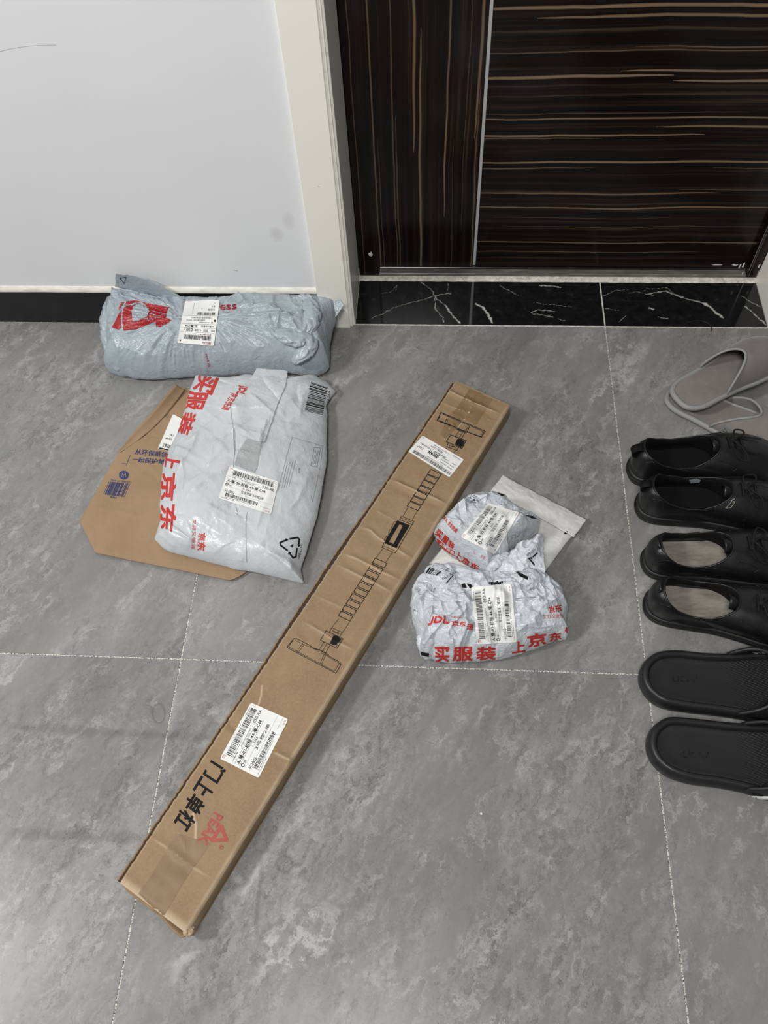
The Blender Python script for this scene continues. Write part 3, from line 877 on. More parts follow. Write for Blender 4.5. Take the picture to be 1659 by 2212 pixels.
mk('end_flap', [bp(0, 1, .0006), bp(1, 1, .0006), bp(1, 1, HB - .002), bp(0, 1, HB - .002), bp(0, 1, HB - .001) + fw * .003, bp(1, 1, HB - .001) + fw * .003], [(0, 1, 2, 3), (3, 2, 5, 4)], M_card, carton, False)
# near end: pushed-in flap below an open dark slot, crushed corners
e0 = lid[0]
rows = []
us = np.linspace(0, 1, nu)
sag = np.interp(us, [0, .05, .35, .5, .62, .9, 1], [.010, .011, .004, .0015, .009, .013, .004])
outw = np.interp(us, [0, .1, .45, .6, .8, .95, 1], [.001, .004, .004, .0035, .009, .010, .002])
r0 = e0.copy(); r1 = e0 - fw * 0.0006; r1[:, 2] -= .003
mk('lid_edge', np.array([r0, r1]).reshape(-1, 3), grid_faces(2, nu), M_card_raw, carton, False)
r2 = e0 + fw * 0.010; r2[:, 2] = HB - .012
mk('gap_shade_strip', np.array([r1, r2]).reshape(-1, 3), grid_faces(2, nu), M_card_dark, carton, False)  # dark sheet painting the shade of the open slot
f0 = e0 - fw * outw[:, None] + 0; f0[:, 2] = HB - .003 - sag
f00 = f0 + fw * 0.0032; f00[:, 2] += .0004
fz = f00 + fw * 0.006; fz[:, 2] -= .010
f1 = e0 - fw * (outw * .8)[:, None]; f1[:, 2] = HB * .5
f2 = e0 + fw * .001; f2[:, 2] = .0006
mk('end_flap', np.array([fz, f00, f0, f1, f2]).reshape(-1, 3), grid_faces(5, nu), M_card, carton, True, label='dented end flap pushed below the lid')
# crushed pale corner
cc = bp(.985, .004, HB - .004); cv = []
for i in range(7):
    for j in range(12):
        th = math.pi * i / 6; ph = 2 * math.pi * j / 12
        r = 0.0085 * (1 + 0.35 * float(noise2(math.cos(ph) * 1.8 + i, math.sin(ph) * 1.8, 5)))
        cv.append((cc[0] + r * math.sin(th) * math.cos(ph), cc[1] + r * math.sin(th) * math.sin(ph), cc[2] - .004 + r * .75 * math.cos(th)))
co_ = mk('crushed_corner', cv, grid_faces(7, 12, True), M_card_raw, carton, False)
BVH_BOX = bvh_of(top)
# tape at both ends
tp = Ink(); tp.poly(c_box1([(740, 138), (920, 205), (800, 392), (790, 408), (600, 320), (640, 290)]))
tp.poly(c_box1([(600, 322), (700, 372), (560, 512), (520, 470)]))
tp.lay('packing_tape', BVH_BOX, 0.00035, M_tape, carton, 8)
tp = Ink(); tp.poly(c_box3([(345, 1530), (560, 1180), (830, 1260), (620, 1560), (450, 1850), (255, 1660)]))
tp.lay('packing_tape', BVH_BOX, 0.00035, M_tape, carton, 8)
# line drawing of the bar
k = Ink()
L = lambda pts, w=1.3, cl=False, c=c_box2: k.line(c(pts), w, cl)
b1 = c_box1
L([(527, 315), (857, 455), (828, 500), (497, 375)], 1.5, True, b1); L([(540, 327), (846, 459), (820, 494)], 1.0, False, b1); L([(530, 320), (505, 372)], 1.0, False, b1)
L([(588, 345), (570, 390)], 1.2, False, b1); L([(578, 342), (558, 386)], 1.0, False, b1); L([(742, 415), (720, 465)], 1.3, False, b1); L([(732, 411), (710, 461)], 1.0, False, b1)
L([(512, 374), (640, 428), (720, 459), (822, 494)], 1.2, False, b1); L([(640, 437), (670, 455), (712, 468), (722, 463)], 1.2, False, b1); L([(652, 440), (700, 458)], 1.6, False, b1)
L([(660, 455), (633, 500)], 1.0, False, b1); L([(688, 462), (660, 507)], 1.0, False, b1); L([(705, 468), (677, 515)], 1.0, False, b1)
L([(600, 482), (715, 525), (683, 583), (567, 533)], 1.5, True, b1); L([(660, 507), (632, 560)], 1.0, False, b1); L([(704, 523), (674, 578)], 0.9, False, b1)
k.poly(b1([(650, 512), (672, 512), (702, 530), (694, 562), (672, 574), (640, 558), (634, 545)]))
L([(583, 540), (660, 572), (645, 598), (570, 570)], 1.2, True, b1); L([(588, 562), (600, 558), (612, 568), (622, 568), (634, 578)], 1.6, False, b1); L([(636, 597), (622, 620)], 0.9, False, b1); L([(574, 570), (566, 585)], .9, False, b1)
for i in range(7):
    dx, dy = -29.2 * i, 45.8 * i
    L([(1385 + dx, 55 + dy), (1475 + dx, 95 + dy), (1450 + dx, 132 + dy), (1357 + dx, 94 + dy)], 1.5, True)
L([(1190, 380), (1147, 455)], .9); L([(1272, 405), (1228, 482)], .9)
L([(1135, 455), (1240, 500), (1228, 528), (1118, 485)], 1.1, True); L([(1128, 468), (1234, 511)], .9)
L([(1240, 500), (1082, 770), (968, 722), (988, 678)], 1.1); L([(1225, 528), (1092, 755)], .8); L([(975, 705), (1085, 752)], .9)
for q in ([(1098, 490), (1205, 532), (1192, 555), (1086, 512)], [(1192, 555), (1170, 540), (1062, 705), (1088, 728)], [(1098, 490), (1128, 505), (1018, 688), (985, 680)], [(998, 662), (1088, 705), (1088, 728), (985, 682)], [(1150, 528), (1205, 532), (1090, 726), (1060, 705)]):
    k.poly(c_box2(q))
L([(1095, 500), (1075, 502), (1045, 556), (1062, 566), (1035, 570), (1020, 608), (1032, 618), (1008, 622), (985, 662), (1002, 672)], .9)
L([(978, 730), (920, 808)], .9); L([(1060, 762), (1000, 845)], .9)
for i in range(10):
    dx, dy = -32.2 * i, 50.3 * i
    L([(910 + dx, 812 + dy), (1010 + dx, 857 + dy), (985 + dx, 897 + dy), (886 + dx, 852 + dy)], 1.5, True)
L([(600, 1330), (540, 1405)], .9); L([(690, 1360), (630, 1450)], .9)
L([(540, 1405), (628, 1448), (603, 1487), (518, 1445)], 1.1, True); L([(545, 1435), (556, 1428), (556, 1436), (590, 1450), (592, 1444), (602, 1458), (586, 1460), (586, 1454), (552, 1440)], .9)
L([(490, 1432), (635, 1500), (585, 1582), (443, 1512)], 1.3, True); L([(560, 1465), (522, 1545)], .9); L([(622, 1500), (575, 1575)], .8)
k.poly(c_box2([(560, 1472), (590, 1480), (620, 1503), (600, 1530), (580, 1556), (548, 1552), (525, 1540), (540, 1505)]))
L([(470, 1530), (430, 1600)], .9); L([(495, 1545), (460, 1610)], .9); L([(522, 1557), (482, 1635)], .9)
L([(215, 1500), (240, 1500), (320, 1540), (390, 1582), (440, 1596), (500, 1640), (610, 1702), (618, 1722), (575, 1795), (165, 1580), (160, 1568)], 1.3, True)
L([(228, 1512), (300, 1550), (400, 1592), (490, 1642), (612, 1716)], .8); L([(170, 1570), (560, 1778), (604, 1712)], .9); L([(380, 1580), (440, 1600), (470, 1608), (516, 1640)], 1.1)
L([(306, 1548), (252, 1618)], .9); L([(292, 1542), (240, 1608)], .9); L([(487, 1642), (452, 1716)], .9); L([(476, 1632), (440, 1708)], .9); L([(210, 1510), (170, 1572)], .8)
k.lay('printed_drawing', BVH_BOX, 0.00045, M_ink, carton, 9, kind='stuff', label='black line drawing of an exercise bar')
# lettering
k = Ink()
for ch, i in zip('门上单杠', range(4)):
    TL, TR, BR, BL = [np.array(p) for p in c_box3([(962, 668), (645, 1192), (522, 1090), (838, 590)])]
    a, b = i / 4 + .012, (i + 1) / 4 - .012
    k.text(ch, [TL + (TR - TL) * a, TL + (TR - TL) * b, BL + (BR - BL) * b, BL + (BR - BL) * a], .03)
k.lay('printed_character', BVH_BOX, 0.00045, M_ink, carton, 9, True)
k = Ink()
k.text('PEAK', c_box3([(932, 1048), (795, 1288), (722, 1240), (862, 1010)]), .045)
k.line(c_box3([(914, 1124), (955, 1232), (840, 1236)]), 8.0, True)
rr = [(915 + 15 * math.cos(a), 1290 + 16 * math.sin(a)) for a in np.linspace(0, 2 * math.pi, 14)[:-1]]
k.line(c_box3(rr), 1.6, True); k.text('R', c_box3([(924, 1282), (924, 1297), (907, 1297), (907, 1282)]), .02)
k.lay('printed_logo', BVH_BOX, 0.00045, M_ink_brick, carton, 9, True, label='brick red triangle logo and lettering')
route_label(carton, c_box3([(903, 584), (1150, 138), (1449, 271), (1212, 740)]), BVH_BOX, 11)
q = c_box1([(590, 799), (284, 606), (390, 487), (699, 666)])
lab = paper_label('shipping_label', q, BVH_BOX, carton, 0.0007, label='white courier label near the far end of the box')
bl = bvh_of(lab); k = Ink()
k.barcode(q, .03, .93, .07, .225, 5, 60); k.sub(q, '郑州', .42, .66, .40, .60, .02); k.sub(q, '3367', .78, .93, .40, .50); k.sub(q, '郑州航港C小件时效2', .30, .93, .60, .69); k.sub(q, '电器-CHN', .42, .70, .72, .82)
k.sub(q, 'JDVC29123456780', .24, .62, .25, .30); k.sub(q, '31024971345298', .30, .66, .86, .90)
for (u0, u1, v) in ((.04, .16, .32), (.05, .15, .44), (.20, .34, .34), (.18, .36, .46), (.22, .36, .56), (.05, .13, .56), (.93, .98, .9), (.05, .22, .88)):
    k.sub(q, '件重单请回', u0, u1, v, v + .05)
k.lay('label_print', bl, 0.0004, M_ink, lab, 6, kind='stuff')

# ------------------------------------------------------------------ soft parcels
def plastic(name, lo, hi, rough=0.36, bump=0.35, scale=1.0):
    m = mat(name, hi, rough, spec=0.5)
    t = NT(m)
    n = t.noise(t.coord(), 7 * scale, 4, .6)
    t.col(t.ramp(n, [(0.3, lo), (0.7, hi)]))
    # fine crackle of thin film
    d = t.n('ShaderNodeTexNoise'); d.inputs['Scale'].default_value = 22 * scale; d.inputs['Detail'].default_value = 3
    t.l(t.coord(), d.inputs['Vector'])
    sc = t.n('ShaderNodeVectorMath', operation='SCALE'); sc.inputs['Scale'].default_value = 0.035; t.l(d.outputs['Color'], sc.inputs[0])
    ad = t.n('ShaderNodeVectorMath', operation='ADD'); t.l(t.coord(), ad.inputs[0]); t.l(sc.outputs[0], ad.inputs[1])
    a = t.noise(ad.outputs[0], 34 * scale, 3, .55); b = t.noise(ad.outputs[0], 95 * scale, 3, .6)
    r1 = t.math('ABSOLUTE', t.math('SUBTRACT', a, 0.5)); r2 = t.math('ABSOLUTE', t.math('SUBTRACT', b, 0.5))
    h = t.math('ADD', t.math('MULTIPLY', r1, -1.0), t.math('MULTIPLY', r2, -0.35))
    t.bump(h, bump, 0.012)
    return m
M_poly_white = plastic('white_grey_mailer_film', (0.455, 0.482, 0.500), (0.535, 0.562, 0.580), 0.32, 0.22)
M_poly_blue = plastic('blue_grey_mailer_film', (0.30, 0.345, 0.380), (0.37, 0.415, 0.450), 0.30, 0.34)
M_poly_small = plastic('glossy_white_mailer_film', (0.50, 0.535, 0.57), (0.59, 0.62, 0.65), 0.19, 0.5, 1.3)
M_poly_inside = plastic('grey_film_inside', (0.30, 0.31, 0.32), (0.38, 0.39, 0.40), 0.4, 0.3)
M_kraft = mat('brown_kraft_paper', (0.33, 0.215, 0.125), 0.7, spec=0.25)
def _():
    t = NT(M_kraft)
    n = t.noise(t.coord(), 9, 5, .6); f = t.noise(t.coord(), 300, 3, .6)
    c = t.ramp(n, [(0.3, (0.260, 0.170, 0.097)), (0.7, (0.322, 0.218, 0.131))])
    t.col(t.mix(t.math('MULTIPLY', f, 0.15), c, (0.37, 0.262, 0.165)))
    t.bump(t.noise(t.coord(), 26, 4, .6), .25, .004)
_()
M_bubble = mat('white_padded_envelope', (0.60, 0.595, 0.57), 0.55, spec=0.35)
def _():
    t = NT(M_bubble)
    v = t.n('ShaderNodeTexVoronoi'); v.inputs['Scale'].default_value = 105; t.l(t.coord(), v.inputs['Vector'])
    n = t.noise(t.coord(), 40, 3, .5)
    t.bump(t.math('ADD', t.math('MULTIPLY', v.outputs['Distance'], -0.5), n), .35, .003)
_()

def soft_parcel(name, outline, spine, m, parent, N=420, M=70, a=2.2, b=1.6, folds=(), amp=0.004, scale=22, seed=0, amp2=0.0015, zfloor=0.0, sharp=True, edge_amp=0.0015, hmod=None, nrand=0, rh=.0025, rw=.005, rl=.07, **pr):
    """closed pillow: outline (px, py, z) seen in the photo, spine (px, py, z) along the top"""
    O = at(np.array([p[0] for p in outline]), np.array([p[1] for p in outline]), np.array([p[2] for p in outline]))
    O = resample(O, N, True) if sharp else smooth_curve(O, N, True)
    for _ in range(2 if sharp else 0):
        O = (np.roll(O, 1, 0) + np.roll(O, -1, 0) + 2 * O) / 4
    S = at(np.array([p[0] for p in spine]), np.array([p[1] for p in spine]), np.array([p[2] for p in spine]))
    # nearest point on the spine, smoothed along the outline
    C = np.zeros_like(O); best = np.full(N, 1e9)
    for p, q in zip(S[:-1], S[1:]):
        d = q - p; l2 = (d[:2] ** 2).sum() + 1e-9
        t = np.clip(((O[:, :2] - p[:2]) @ d[:2]) / l2, 0, 1)
        c = p + t[:, None] * d; dd = np.linalg.norm(O[:, :2] - c[:, :2], axis=1)
        mm = dd < best; C[mm] = c[mm]; best = np.where(mm, dd, best)
    for _ in range(30):
        C = (np.roll(C, 1, 0) + np.roll(C, -1, 0) + 2 * C) / 4
    T = np.linspace(0, 1, M) ** 1.25
    W = T[:, None, None]
    V = O[None] * (1 - W) + C[None] * W
    prof = (1 - (1 - T) ** a) ** (1 / b)
    V[..., 2] = O[None, :, 2] + (C[None, :, 2] - O[None, :, 2]) * prof[:, None]
    x, y = V[..., 0], V[..., 1]
    fade = np.clip(T * 6, 0, 1)[:, None] * np.ones(N)[None]
    dz = amp * crumple(x * scale, y * scale, seed, 3) + amp2 * crumple(x * scale * 3.1, y * scale * 3.1, seed + 7, 2)
    for (poly, h, w, kind) in folds:
        q = at(np.array([p[0] for p in poly]), np.array([p[1] for p in poly]), np.array([(p[2] if len(p) > 2 else S[:, 2].max() * .85) for p in poly]))
        d, par, sd = seg_dist(x, y, [tuple(r[:2]) for r in q])
        e = np.clip(np.minimum(par, 1 - par) * 7 + 0.12, 0, 1)
        if kind == 'ridge': dz = dz + h * np.exp(-d / w) * e
        elif kind == 'round': dz = dz + h * np.exp(-(d / w) ** 2) * e
        else: dz = dz + h * np.clip(sd * d / w * .5 + .5, 0, 1) * np.exp(-(d / (w * 5)) ** 2) * e   # step
    rnd = random.Random(seed * 31 + 5)
    lo, hi = O[:, :2].min(0), O[:, :2].max(0)
    for _ in range(nrand):
        cx, cy = rnd.uniform(lo[0], hi[0]), rnd.uniform(lo[1], hi[1]); an = rnd.uniform(0, math.pi); l = rl * rnd.uniform(.35, 1.2)
        dx, dy = math.cos(an) * l / 2, math.sin(an) * l / 2; bx_, by_ = rnd.uniform(-.2, .2) * dy, -rnd.uniform(-.2, .2) * dx
        d, par, sd = seg_dist(x, y, [(cx - dx, cy - dy), (cx + bx_, cy + by_), (cx + dx, cy + dy)])
        e = np.clip(np.minimum(par, 1 - par) * 4, 0, 1) * (d < 8 * rw)
        w_ = rw * rnd.uniform(.6, 1.6); h_ = rh * rnd.uniform(.4, 1.3) * (1 if rnd.random() < .62 else -.8)
        # one flank steep, the other long: a fold rather than a welt
        wl = np.where(sd > 0, w_ * rnd.uniform(1.5, 3.5), w_ * .6)
        dz = dz + h_ * np.exp(-d / wl) * e
    if hmod is not None: dz = dz + hmod(x, y)
    V[..., 2] += dz * fade
    # wavy rim
    rim = np.clip(1 - T * 5, 0, 1)[:, None]
    ang = np.arange(N) / N * 60
    out = O - C; out[:, 2] = 0; out /= np.maximum(np.linalg.norm(out, axis=1), 1e-6)[:, None]
    V += (rim * (edge_amp * crumple(ang[None] * .55, T[:, None] * 3 + 0 * ang[None], seed + 3, 2)))[..., None] * out[None]
    zf = zfloor(V[..., 0], V[..., 1]) if callable(zfloor) else zfloor + 0 * V[..., 0]
    V[..., 2] = np.maximum(V[..., 2], zf + 0.0016)
    zf0 = zf[0]
    rings = [V[k] for k in range(M)]
    # underside
    low = []
    for (ins, zz) in ((0.35, 0.45), (0.75, 0.0)):
        r = V[0] - out * (np.maximum(V[0][:, 2] - zf0, 0.002) * ins)[:, None]
        zr = zfloor(r[:, 0], r[:, 1]) if callable(zfloor) else zf0
        r[:, 2] = zr + np.maximum(V[0][:, 2] - zr, 0) * zz + 0.0006
        low.append(r)
    allr = [low[1], low[0]] + rings
    P = np.array(allr).reshape(-1, 3)
    nr = len(allr)
    F = grid_faces(nr, N, True)
    cen = len(P); P = np.vstack([P, V[-1].mean(0)[None], np.array([[low[1][:, 0].mean(), low[1][:, 1].mean(), float(zf0.max()) + 0.0006]])])
    top0 = (nr - 1) * N
    for j in range(N):
        F.append((top0 + j, top0 + (j + 1) % N, cen)); F.append(((j + 1) % N, j, cen + 1))
    o = mk(name, P, F, m, parent, True, **pr)
    fix_normals(o)
    return o
def fix_normals(o):
    bm = bmesh.new(); bm.from_mesh(o.data); bmesh.ops.recalc_face_normals(bm, faces=bm.faces); bm.to_mesh(o.data); bm.free()
def sheet(name, corners, m, parent, nu=60, nv=60, amp=0.003, scale=28, seed=0, thick=0.0008, bulge=0.0, edge=0.0015, warp=None, **pr):
    """thin crumpled sheet from boundary polylines: corners TL, TR, BR, BL as (px, py, z)"""
    c = [at(p[0], p[1], p[2]) for p in corners]
    U, Vv = np.meshgrid(np.linspace(0, 1, nu), np.linspace(0, 1, nv))
    U = U[..., None]; Vv = Vv[..., None]
    P = (c[0] * (1 - U) + c[1] * U) * (1 - Vv) + (c[3] * (1 - U) + c[2] * U) * Vv
    P[..., 2] += bulge * 16 * (U * (1 - U) * Vv * (1 - Vv))[..., 0]
    P[..., 2] += amp * crumple(P[..., 0] * scale, P[..., 1] * scale, seed, 3)
    e = np.minimum(np.minimum(U, 1 - U), np.minimum(Vv, 1 - Vv))[..., 0]
    P[..., 0] += edge * noise2(P[..., 0] * 90, P[..., 1] * 90, seed + 2) * (e < .05); P[..., 1] += edge * noise2(P[..., 0] * 90, P[..., 1] * 90, seed + 3) * (e < .05)
    if warp: P = warp(P, U[..., 0], Vv[..., 0])
    A = P.reshape(-1, 3); B = A - np.array((0, 0, thick))
    n = len(A); F = grid_faces(nv, nu, False, True) + [tuple(i + n for i in f) for f in grid_faces(nv, nu)]
    bd = [j for j in range(nu)] + [i * nu + nu - 1 for i in range(1, nv)] + [(nv - 1) * nu + j for j in range(nu - 2, -1, -1)] + [i * nu for i in range(nv - 2, 0, -1)]
    for a_, b_ in zip(bd, bd[1:] + bd[:1]): F.append((a_, b_, b_ + n, a_ + n))
    o = mk(name, np.vstack([A, B]), F, m, parent, True, **pr)
    fix_normals(o)
    return o
def zs(pts, z): return [(p[0], p[1], z) for p in pts]
def base_of(px, py, z=0.0): 
    p = at(px, py, z); return (float(p[0]), float(p[1]), 0.0)

# --- kraft paper bag (under the flat mailer)
kb = thing('paper_bag', base_of(330, 1060), 'flattened brown kraft paper bag with blue print under the grey mailer', 'paper bag')
kout = c_mail([(640, 150, .012), (560, 235, .012), (480, 330, .012), (390, 425, .011), (300, 530, .010), (215, 680, .009), (130, 830, .008), (58, 955, .007), (105, 1050, .007), (152, 1145, .007), (400, 1198, .007), (700, 1258, .007), (960, 1312, .007), (1010, 1290, .007), (1062, 1256, .007), (1040, 1000, .007), (1010, 700, .007), (960, 400, .008), (860, 200, .010), (740, 170, .012)])
kf = [(c_mail([(60, 960, .02), (150, 985, .02), (152, 1140, .02)]), -.0012, .003, 'ridge'), (c_mail([(400, 650, .02), (480, 700, .02), (700, 760, .02)]), .001, .006, 'round'), (c_mail([(150, 860, .02), (500, 930, .02)]), .0012, .005, 'ridge'),
      (c_mail([(500, 310, .02), (680, 318, .02)]), -.003, .004, 'ridge'), (c_mail([(330, 570, .02), (360, 640, .02)]), .0008, .002, 'ridge'), (c_mail([(150, 1100, .02), (400, 1165, .02), (700, 1225, .02), (1000, 1280, .02)]), .0010, .003, 'ridge'),
      (c_mail([(250, 640, .02), (420, 610, .02), (560, 640, .02)]), .0012, .008, 'round')]
kbody = soft_parcel('bag_body', kout, c_mail([(560, 480, .015), (420, 780, .014), (450, 1050, .012), (800, 1130, .011), (850, 600, .011)]), M_kraft, kb, 420, 60, 3.0, 2.0, kf, .0009, 16, 3, .0004, edge_amp=.0004, nrand=14, rh=.0010, rw=.003, rl=.12)
# turned-up lip along the upper left edge, the fold in shade behind it
def lip_warp(P, U, V):
    return P
lipA = at(*[np.array(q, float) for q in zip(*[p[:2] for p in c_mail([(634, 134), (560, 222), (480, 318), (390, 415), (295, 535)])])], np.array([.038, .034, .029, .024, .014]))
lipB = at(*[np.array(q, float) for q in zip(*[p[:2] for p in c_mail([(690, 172), (622, 262), (545, 352), (440, 448), (302, 545)])])], np.array([.020, .018, .017, .016, .014]))
lipA = smooth_curve(lipA, 60); lipB = smooth_curve(lipB, 60)
lip0 = lipA.copy(); lip0[:, 2] = .012; lip0 += (lipA - lipB) * 0.0
rows = [lip0, lip0 * .5 + lipA * .5 + np.array((-.001, .001, 0)), lipA]
for t in np.linspace(.2, 1, 6):
    r = lipA * (1 - t) + lipB * t; r[:, 2] += -.003 * math.sin(t * math.pi); rows.append(r)
R = np.array(rows); R[..., 2] += .0008 * noise2(R[..., 0] * 60, R[..., 1] * 60, 4)
lo = mk('folded_lip', R.reshape(-1, 3), grid_faces(len(rows), 60), M_kraft, kb, label='turned-up mouth edge of the paper bag')
md = lo.modifiers.new('thick', 'SOLIDIFY'); md.thickness = 0.0006
# seam strip along the bottom fold
BK = bvh_of(kbody)
k = Ink()
k.text('从环保纸袋', c_mail([(398, 522), (588, 545), (580, 578), (388, 556)]), .02)
k.text('一起保护地球', c_mail([(380, 572), (625, 592), (620, 626), (373, 600)]), .02)
k.line(c_mail([(363, 562), (350, 595), (340, 625)]), .9); k.line(c_mail([(312, 612), (345, 615)]), .8)
ring = [(325 + 29 * math.cos(a), 681 + 27 * math.sin(a)) for a in np.linspace(0, 2 * math.pi, 28)[:-1]]
k.poly(c_mail(ring))
k.text('Pack ref: 8820071', c_mail([(250, 704), (368, 718), (366, 730), (247, 716)]))
k.barcode(c_mail([(236, 720), (366, 733), (332, 814), (203, 796)]), 0, 1, 0, 1, 21, 17, .62)
k.text('6003', c_mail([(246, 806), (282, 812), (279, 822), (242, 817)]), .03)
k.lay('printed_text', BK, .0006, M_ink_blue, kb, 7, True, label='blue lettering, badge and barcode on the paper')
k = Ink(); k.line(c_mail([(314, 692), (316, 672), (325, 684), (336, 673), (336, 692)]), 1.3)
k.lay('badge_letter', BK, .0009, M_kraft, kb, 7)
q = c_mail([(528, 523), (618, 316), (722, 372), (624, 545)])
lb = paper_label('shipping_label', q, BK, kb, .0012, 14, 18, label='white label half hidden by the mailer on top')
bb = bvh_of(lb); k = Ink()
k.unit(q, [(.02, .04, .09, .96)]); k.barcode(q, .10, .22, .08, .95, 4, 3); k.sub(q, '030-AA', .30, .36, .2, .8)
qq = [q[1], q[2], q[3], q[0]]
k = Ink(); k.unit(q, [(.01, .06, .055, .70)]); k.barcode([q[1], q[2], q[3], q[0]], .18, .75, .78, .90, 4, 12)
k.text('030 AA', c_mail([(612, 462), (575, 455), (573, 466), (610, 473)][:4])); k.text('C44', c_mail([(626, 440), (600, 436), (598, 446), (624, 450)]))
k.lay('label_print', bb, .0005, M_ink, lb, 6, kind='stuff')

# --- large flat mailer
fm = thing('mailer_bag', base_of(520, 1040), 'large flat pale grey plastic mailer bag with vertical red lettering on the paper bag', 'parcel')
fout = c_mail([(757, 84, .042), (840, 92, .044), (950, 98, .044), (1000, 92, .042), (1050, 82, .040), (1180, 88, .040), (1300, 92, .038), (1400, 98, .034), (1440, 88, .030), (1472, 84, .028), (1500, 108, .024), (1545, 128, .020), (1592, 185, .016), (1560, 215, .016), (1535, 260, .018),
               (1540, 330, .020), (1534, 480, .022), (1538, 590, .022), (1515, 720, .022), (1498, 830, .020), (1478, 930, .020), (1440, 1050, .018), (1408, 1160, .016), (1380, 1245, .012), (1400, 1330, .006), (1330, 1312, .008), (1220, 1288, .010), (1060, 1252, .014), (1000, 1246, .016), (860, 1208, .018), (700, 1165, .020), (600, 1142, .022), (545, 1105, .024), (506, 1066, .026), (520, 1030, .030), (546, 955, .034), (542, 860, .036), (552, 700, .038), (566, 600, .038), (600, 520, .040), (645, 430, .042), (690, 290, .044), (722, 165, .044)])
ff = [(c_mail([(575, 1010, .04), (640, 1060, .04), (760, 1120, .03)]), .005, .010, 'round'), (c_mail([(520, 1035, .03), (590, 1085, .03), (640, 1130, .03)]), .007, .008, 'ridge'), (c_mail([(800, 400, .06), (720, 560, .06), (660, 640, .06)]), .0022, .012, 'ridge'),
      (c_mail([(820, 860, .06), (900, 960, .05), (1020, 1050, .04)]), .0024, .012, 'ridge'), (c_mail([(880, 480, .06), (830, 700, .06)]), .0018, .012, 'ridge'), (c_mail([(1450, 160, .03), (1400, 250, .03), (1380, 380, .04)]), .0025, .008, 'ridge'),
      (c_mail([(1050, 150, .05), (1010, 300, .06), (1020, 480, .06)]), .004, .018, 'round'), (c_mail([(1180, 1180, .03), (1300, 1220, .02), (1390, 1300, .012)]), .004, .008, 'ridge'), (c_mail([(1210, 900, .05), (1180, 1100, .03), (1120, 1200, .02)]), .002, .012, 'ridge'),
      (c_mail([(680, 620, .06), (760, 820, .06), (800, 1000, .05)]), .003, .02, 'round'), (c_mail([(1440, 640, .05), (1380, 860, .04)]), .002, .012, 'ridge'), (c_mail([(560, 900, .05), (700, 960, .05), (760, 1100, .04)]), .002, .008, 'ridge')]
_pa, _pb = at(*c_mail([(1085, 1256)])[0][:2], .01), at(*c_mail([(760, 170)])[0][:2], .01)
def on_paper(x, y):
    dx, dy = _pb[0] - _pa[0], _pb[1] - _pa[1]; l = math.hypot(dx, dy)
    sd = ((x - _pa[0]) * dy - (y - _pa[1]) * dx) / l          # > 0 on the bare floor side
    return .0135 * np.clip(1 - (sd - .002) / .05, 0, 1)
fbody = soft_parcel('bag_body', fout, c_mail([(960, 250, .066), (1000, 500, .072), (960, 800, .070), (1020, 1020, .058)]), M_poly_white, fm, 560, 90, 2.3, 1.5, ff, .0022, 12, 11, .0006, nrand=70, rh=.0034, rw=.0045, rl=.12, zfloor=on_paper, edge_amp=.0014)
BF = bvh_of(fbody)
def laid_strip(name, poly, bvh, off, m, parent, jag=0, maxpx=5, **pr):
    pts = [p[:2] for p in poly]; q = []
    rnd = random.Random(len(pts) * 7 + int(pts[0][0]))
    for a, b in zip(pts, pts[1:] + pts[:1]):
        n = max(2, int(math.hypot(b[0] - a[0], b[1] - a[1]) / 3))
        for i in range(n):
            t = i / n; q.append((a[0] + (b[0] - a[0]) * t + rnd.uniform(-jag, jag), a[1] + (b[1] - a[1]) * t + rnd.uniform(-jag, jag)))
    k = Ink(); k.poly(q)
    return k.lay(name, bvh, off, m, parent, maxpx, **pr)
# long sealing strip with torn edges
s1 = laid_strip('sealing_strip', c_mail([(1130, 95), (1303, 60), (1290, 150), (1235, 280), (1195, 400), (1165, 485), (1120, 482), (1020, 440), (1050, 250), (1060, 180)]), BF, .0024, M_poly_white, fm, .5, label='torn-off sealing strip')
laid_strip('sealing_strip', c_mail([(1060, 462), (1145, 492), (1120, 640), (1105, 668), (1060, 650), (985, 620), (1010, 540)]), BF, .0011, M_poly_inside, fm, .4)
laid_strip('seam_flap', c_mail([(875, 830), (960, 870), (1060, 905), (1052, 1000), (1058, 1200), (930, 1180), (905, 1050), (890, 940)]), BF, .0014, M_poly_white, fm, .5)
# free end of the strip standing over the top edge
sheet('strip_end', [c_mail([(1118, 42, .056)])[0], c_mail([(1305, 56, .050)])[0], c_mail([(1298, 130, .058)])[0], c_mail([(1070, 130, .060)])[0]], M_poly_white, fm, 40, 24, .0012, 30, 5)
BF2 = bvh_of(*[o for o in (fbody, s1) if o])
k = Ink()
for ch, q in (('买', [(898, 95), (850, 208), (735, 168), (772, 72)]), ('服', [(838, 182), (792, 297), (680, 286), (708, 178)]), ('装', [(766, 310), (716, 450), (640, 430), (682, 304)]),
              ('上', [(680, 540), (642, 660), (568, 632), (580, 542)]), ('京', [(645, 665), (628, 836), (544, 830), (553, 670)]), ('东', [(648, 853), (626, 1028), (544, 1000), (543, 858)])):
    k.text(ch, c_mail(q), .03)
k.text('JDL', c_mail([(1068, 150), (1038, 212), (985, 190), (1012, 143)]), .06); k.text('京东快递', c_mail([(1012, 200), (950, 298), (905, 288), (968, 188)]), .02)
k.text('京东', c_mail([(816, 1024), (812, 1138), (762, 1128), (770, 1026)]), .03)
k.text('又好又便宜', c_mail([(757, 945), (752, 1126), (728, 1122), (734, 945)]))
k.lay('printed_text', BF2, .0007, M_ink_red, fm, 5, True, label='red Chinese lettering')
k = Ink()
k.barcode(c_mail([(1542, 160), (1512, 324), (1403, 300), (1442, 126)]), 0, 1, 0, 1, 33, 24, .6)
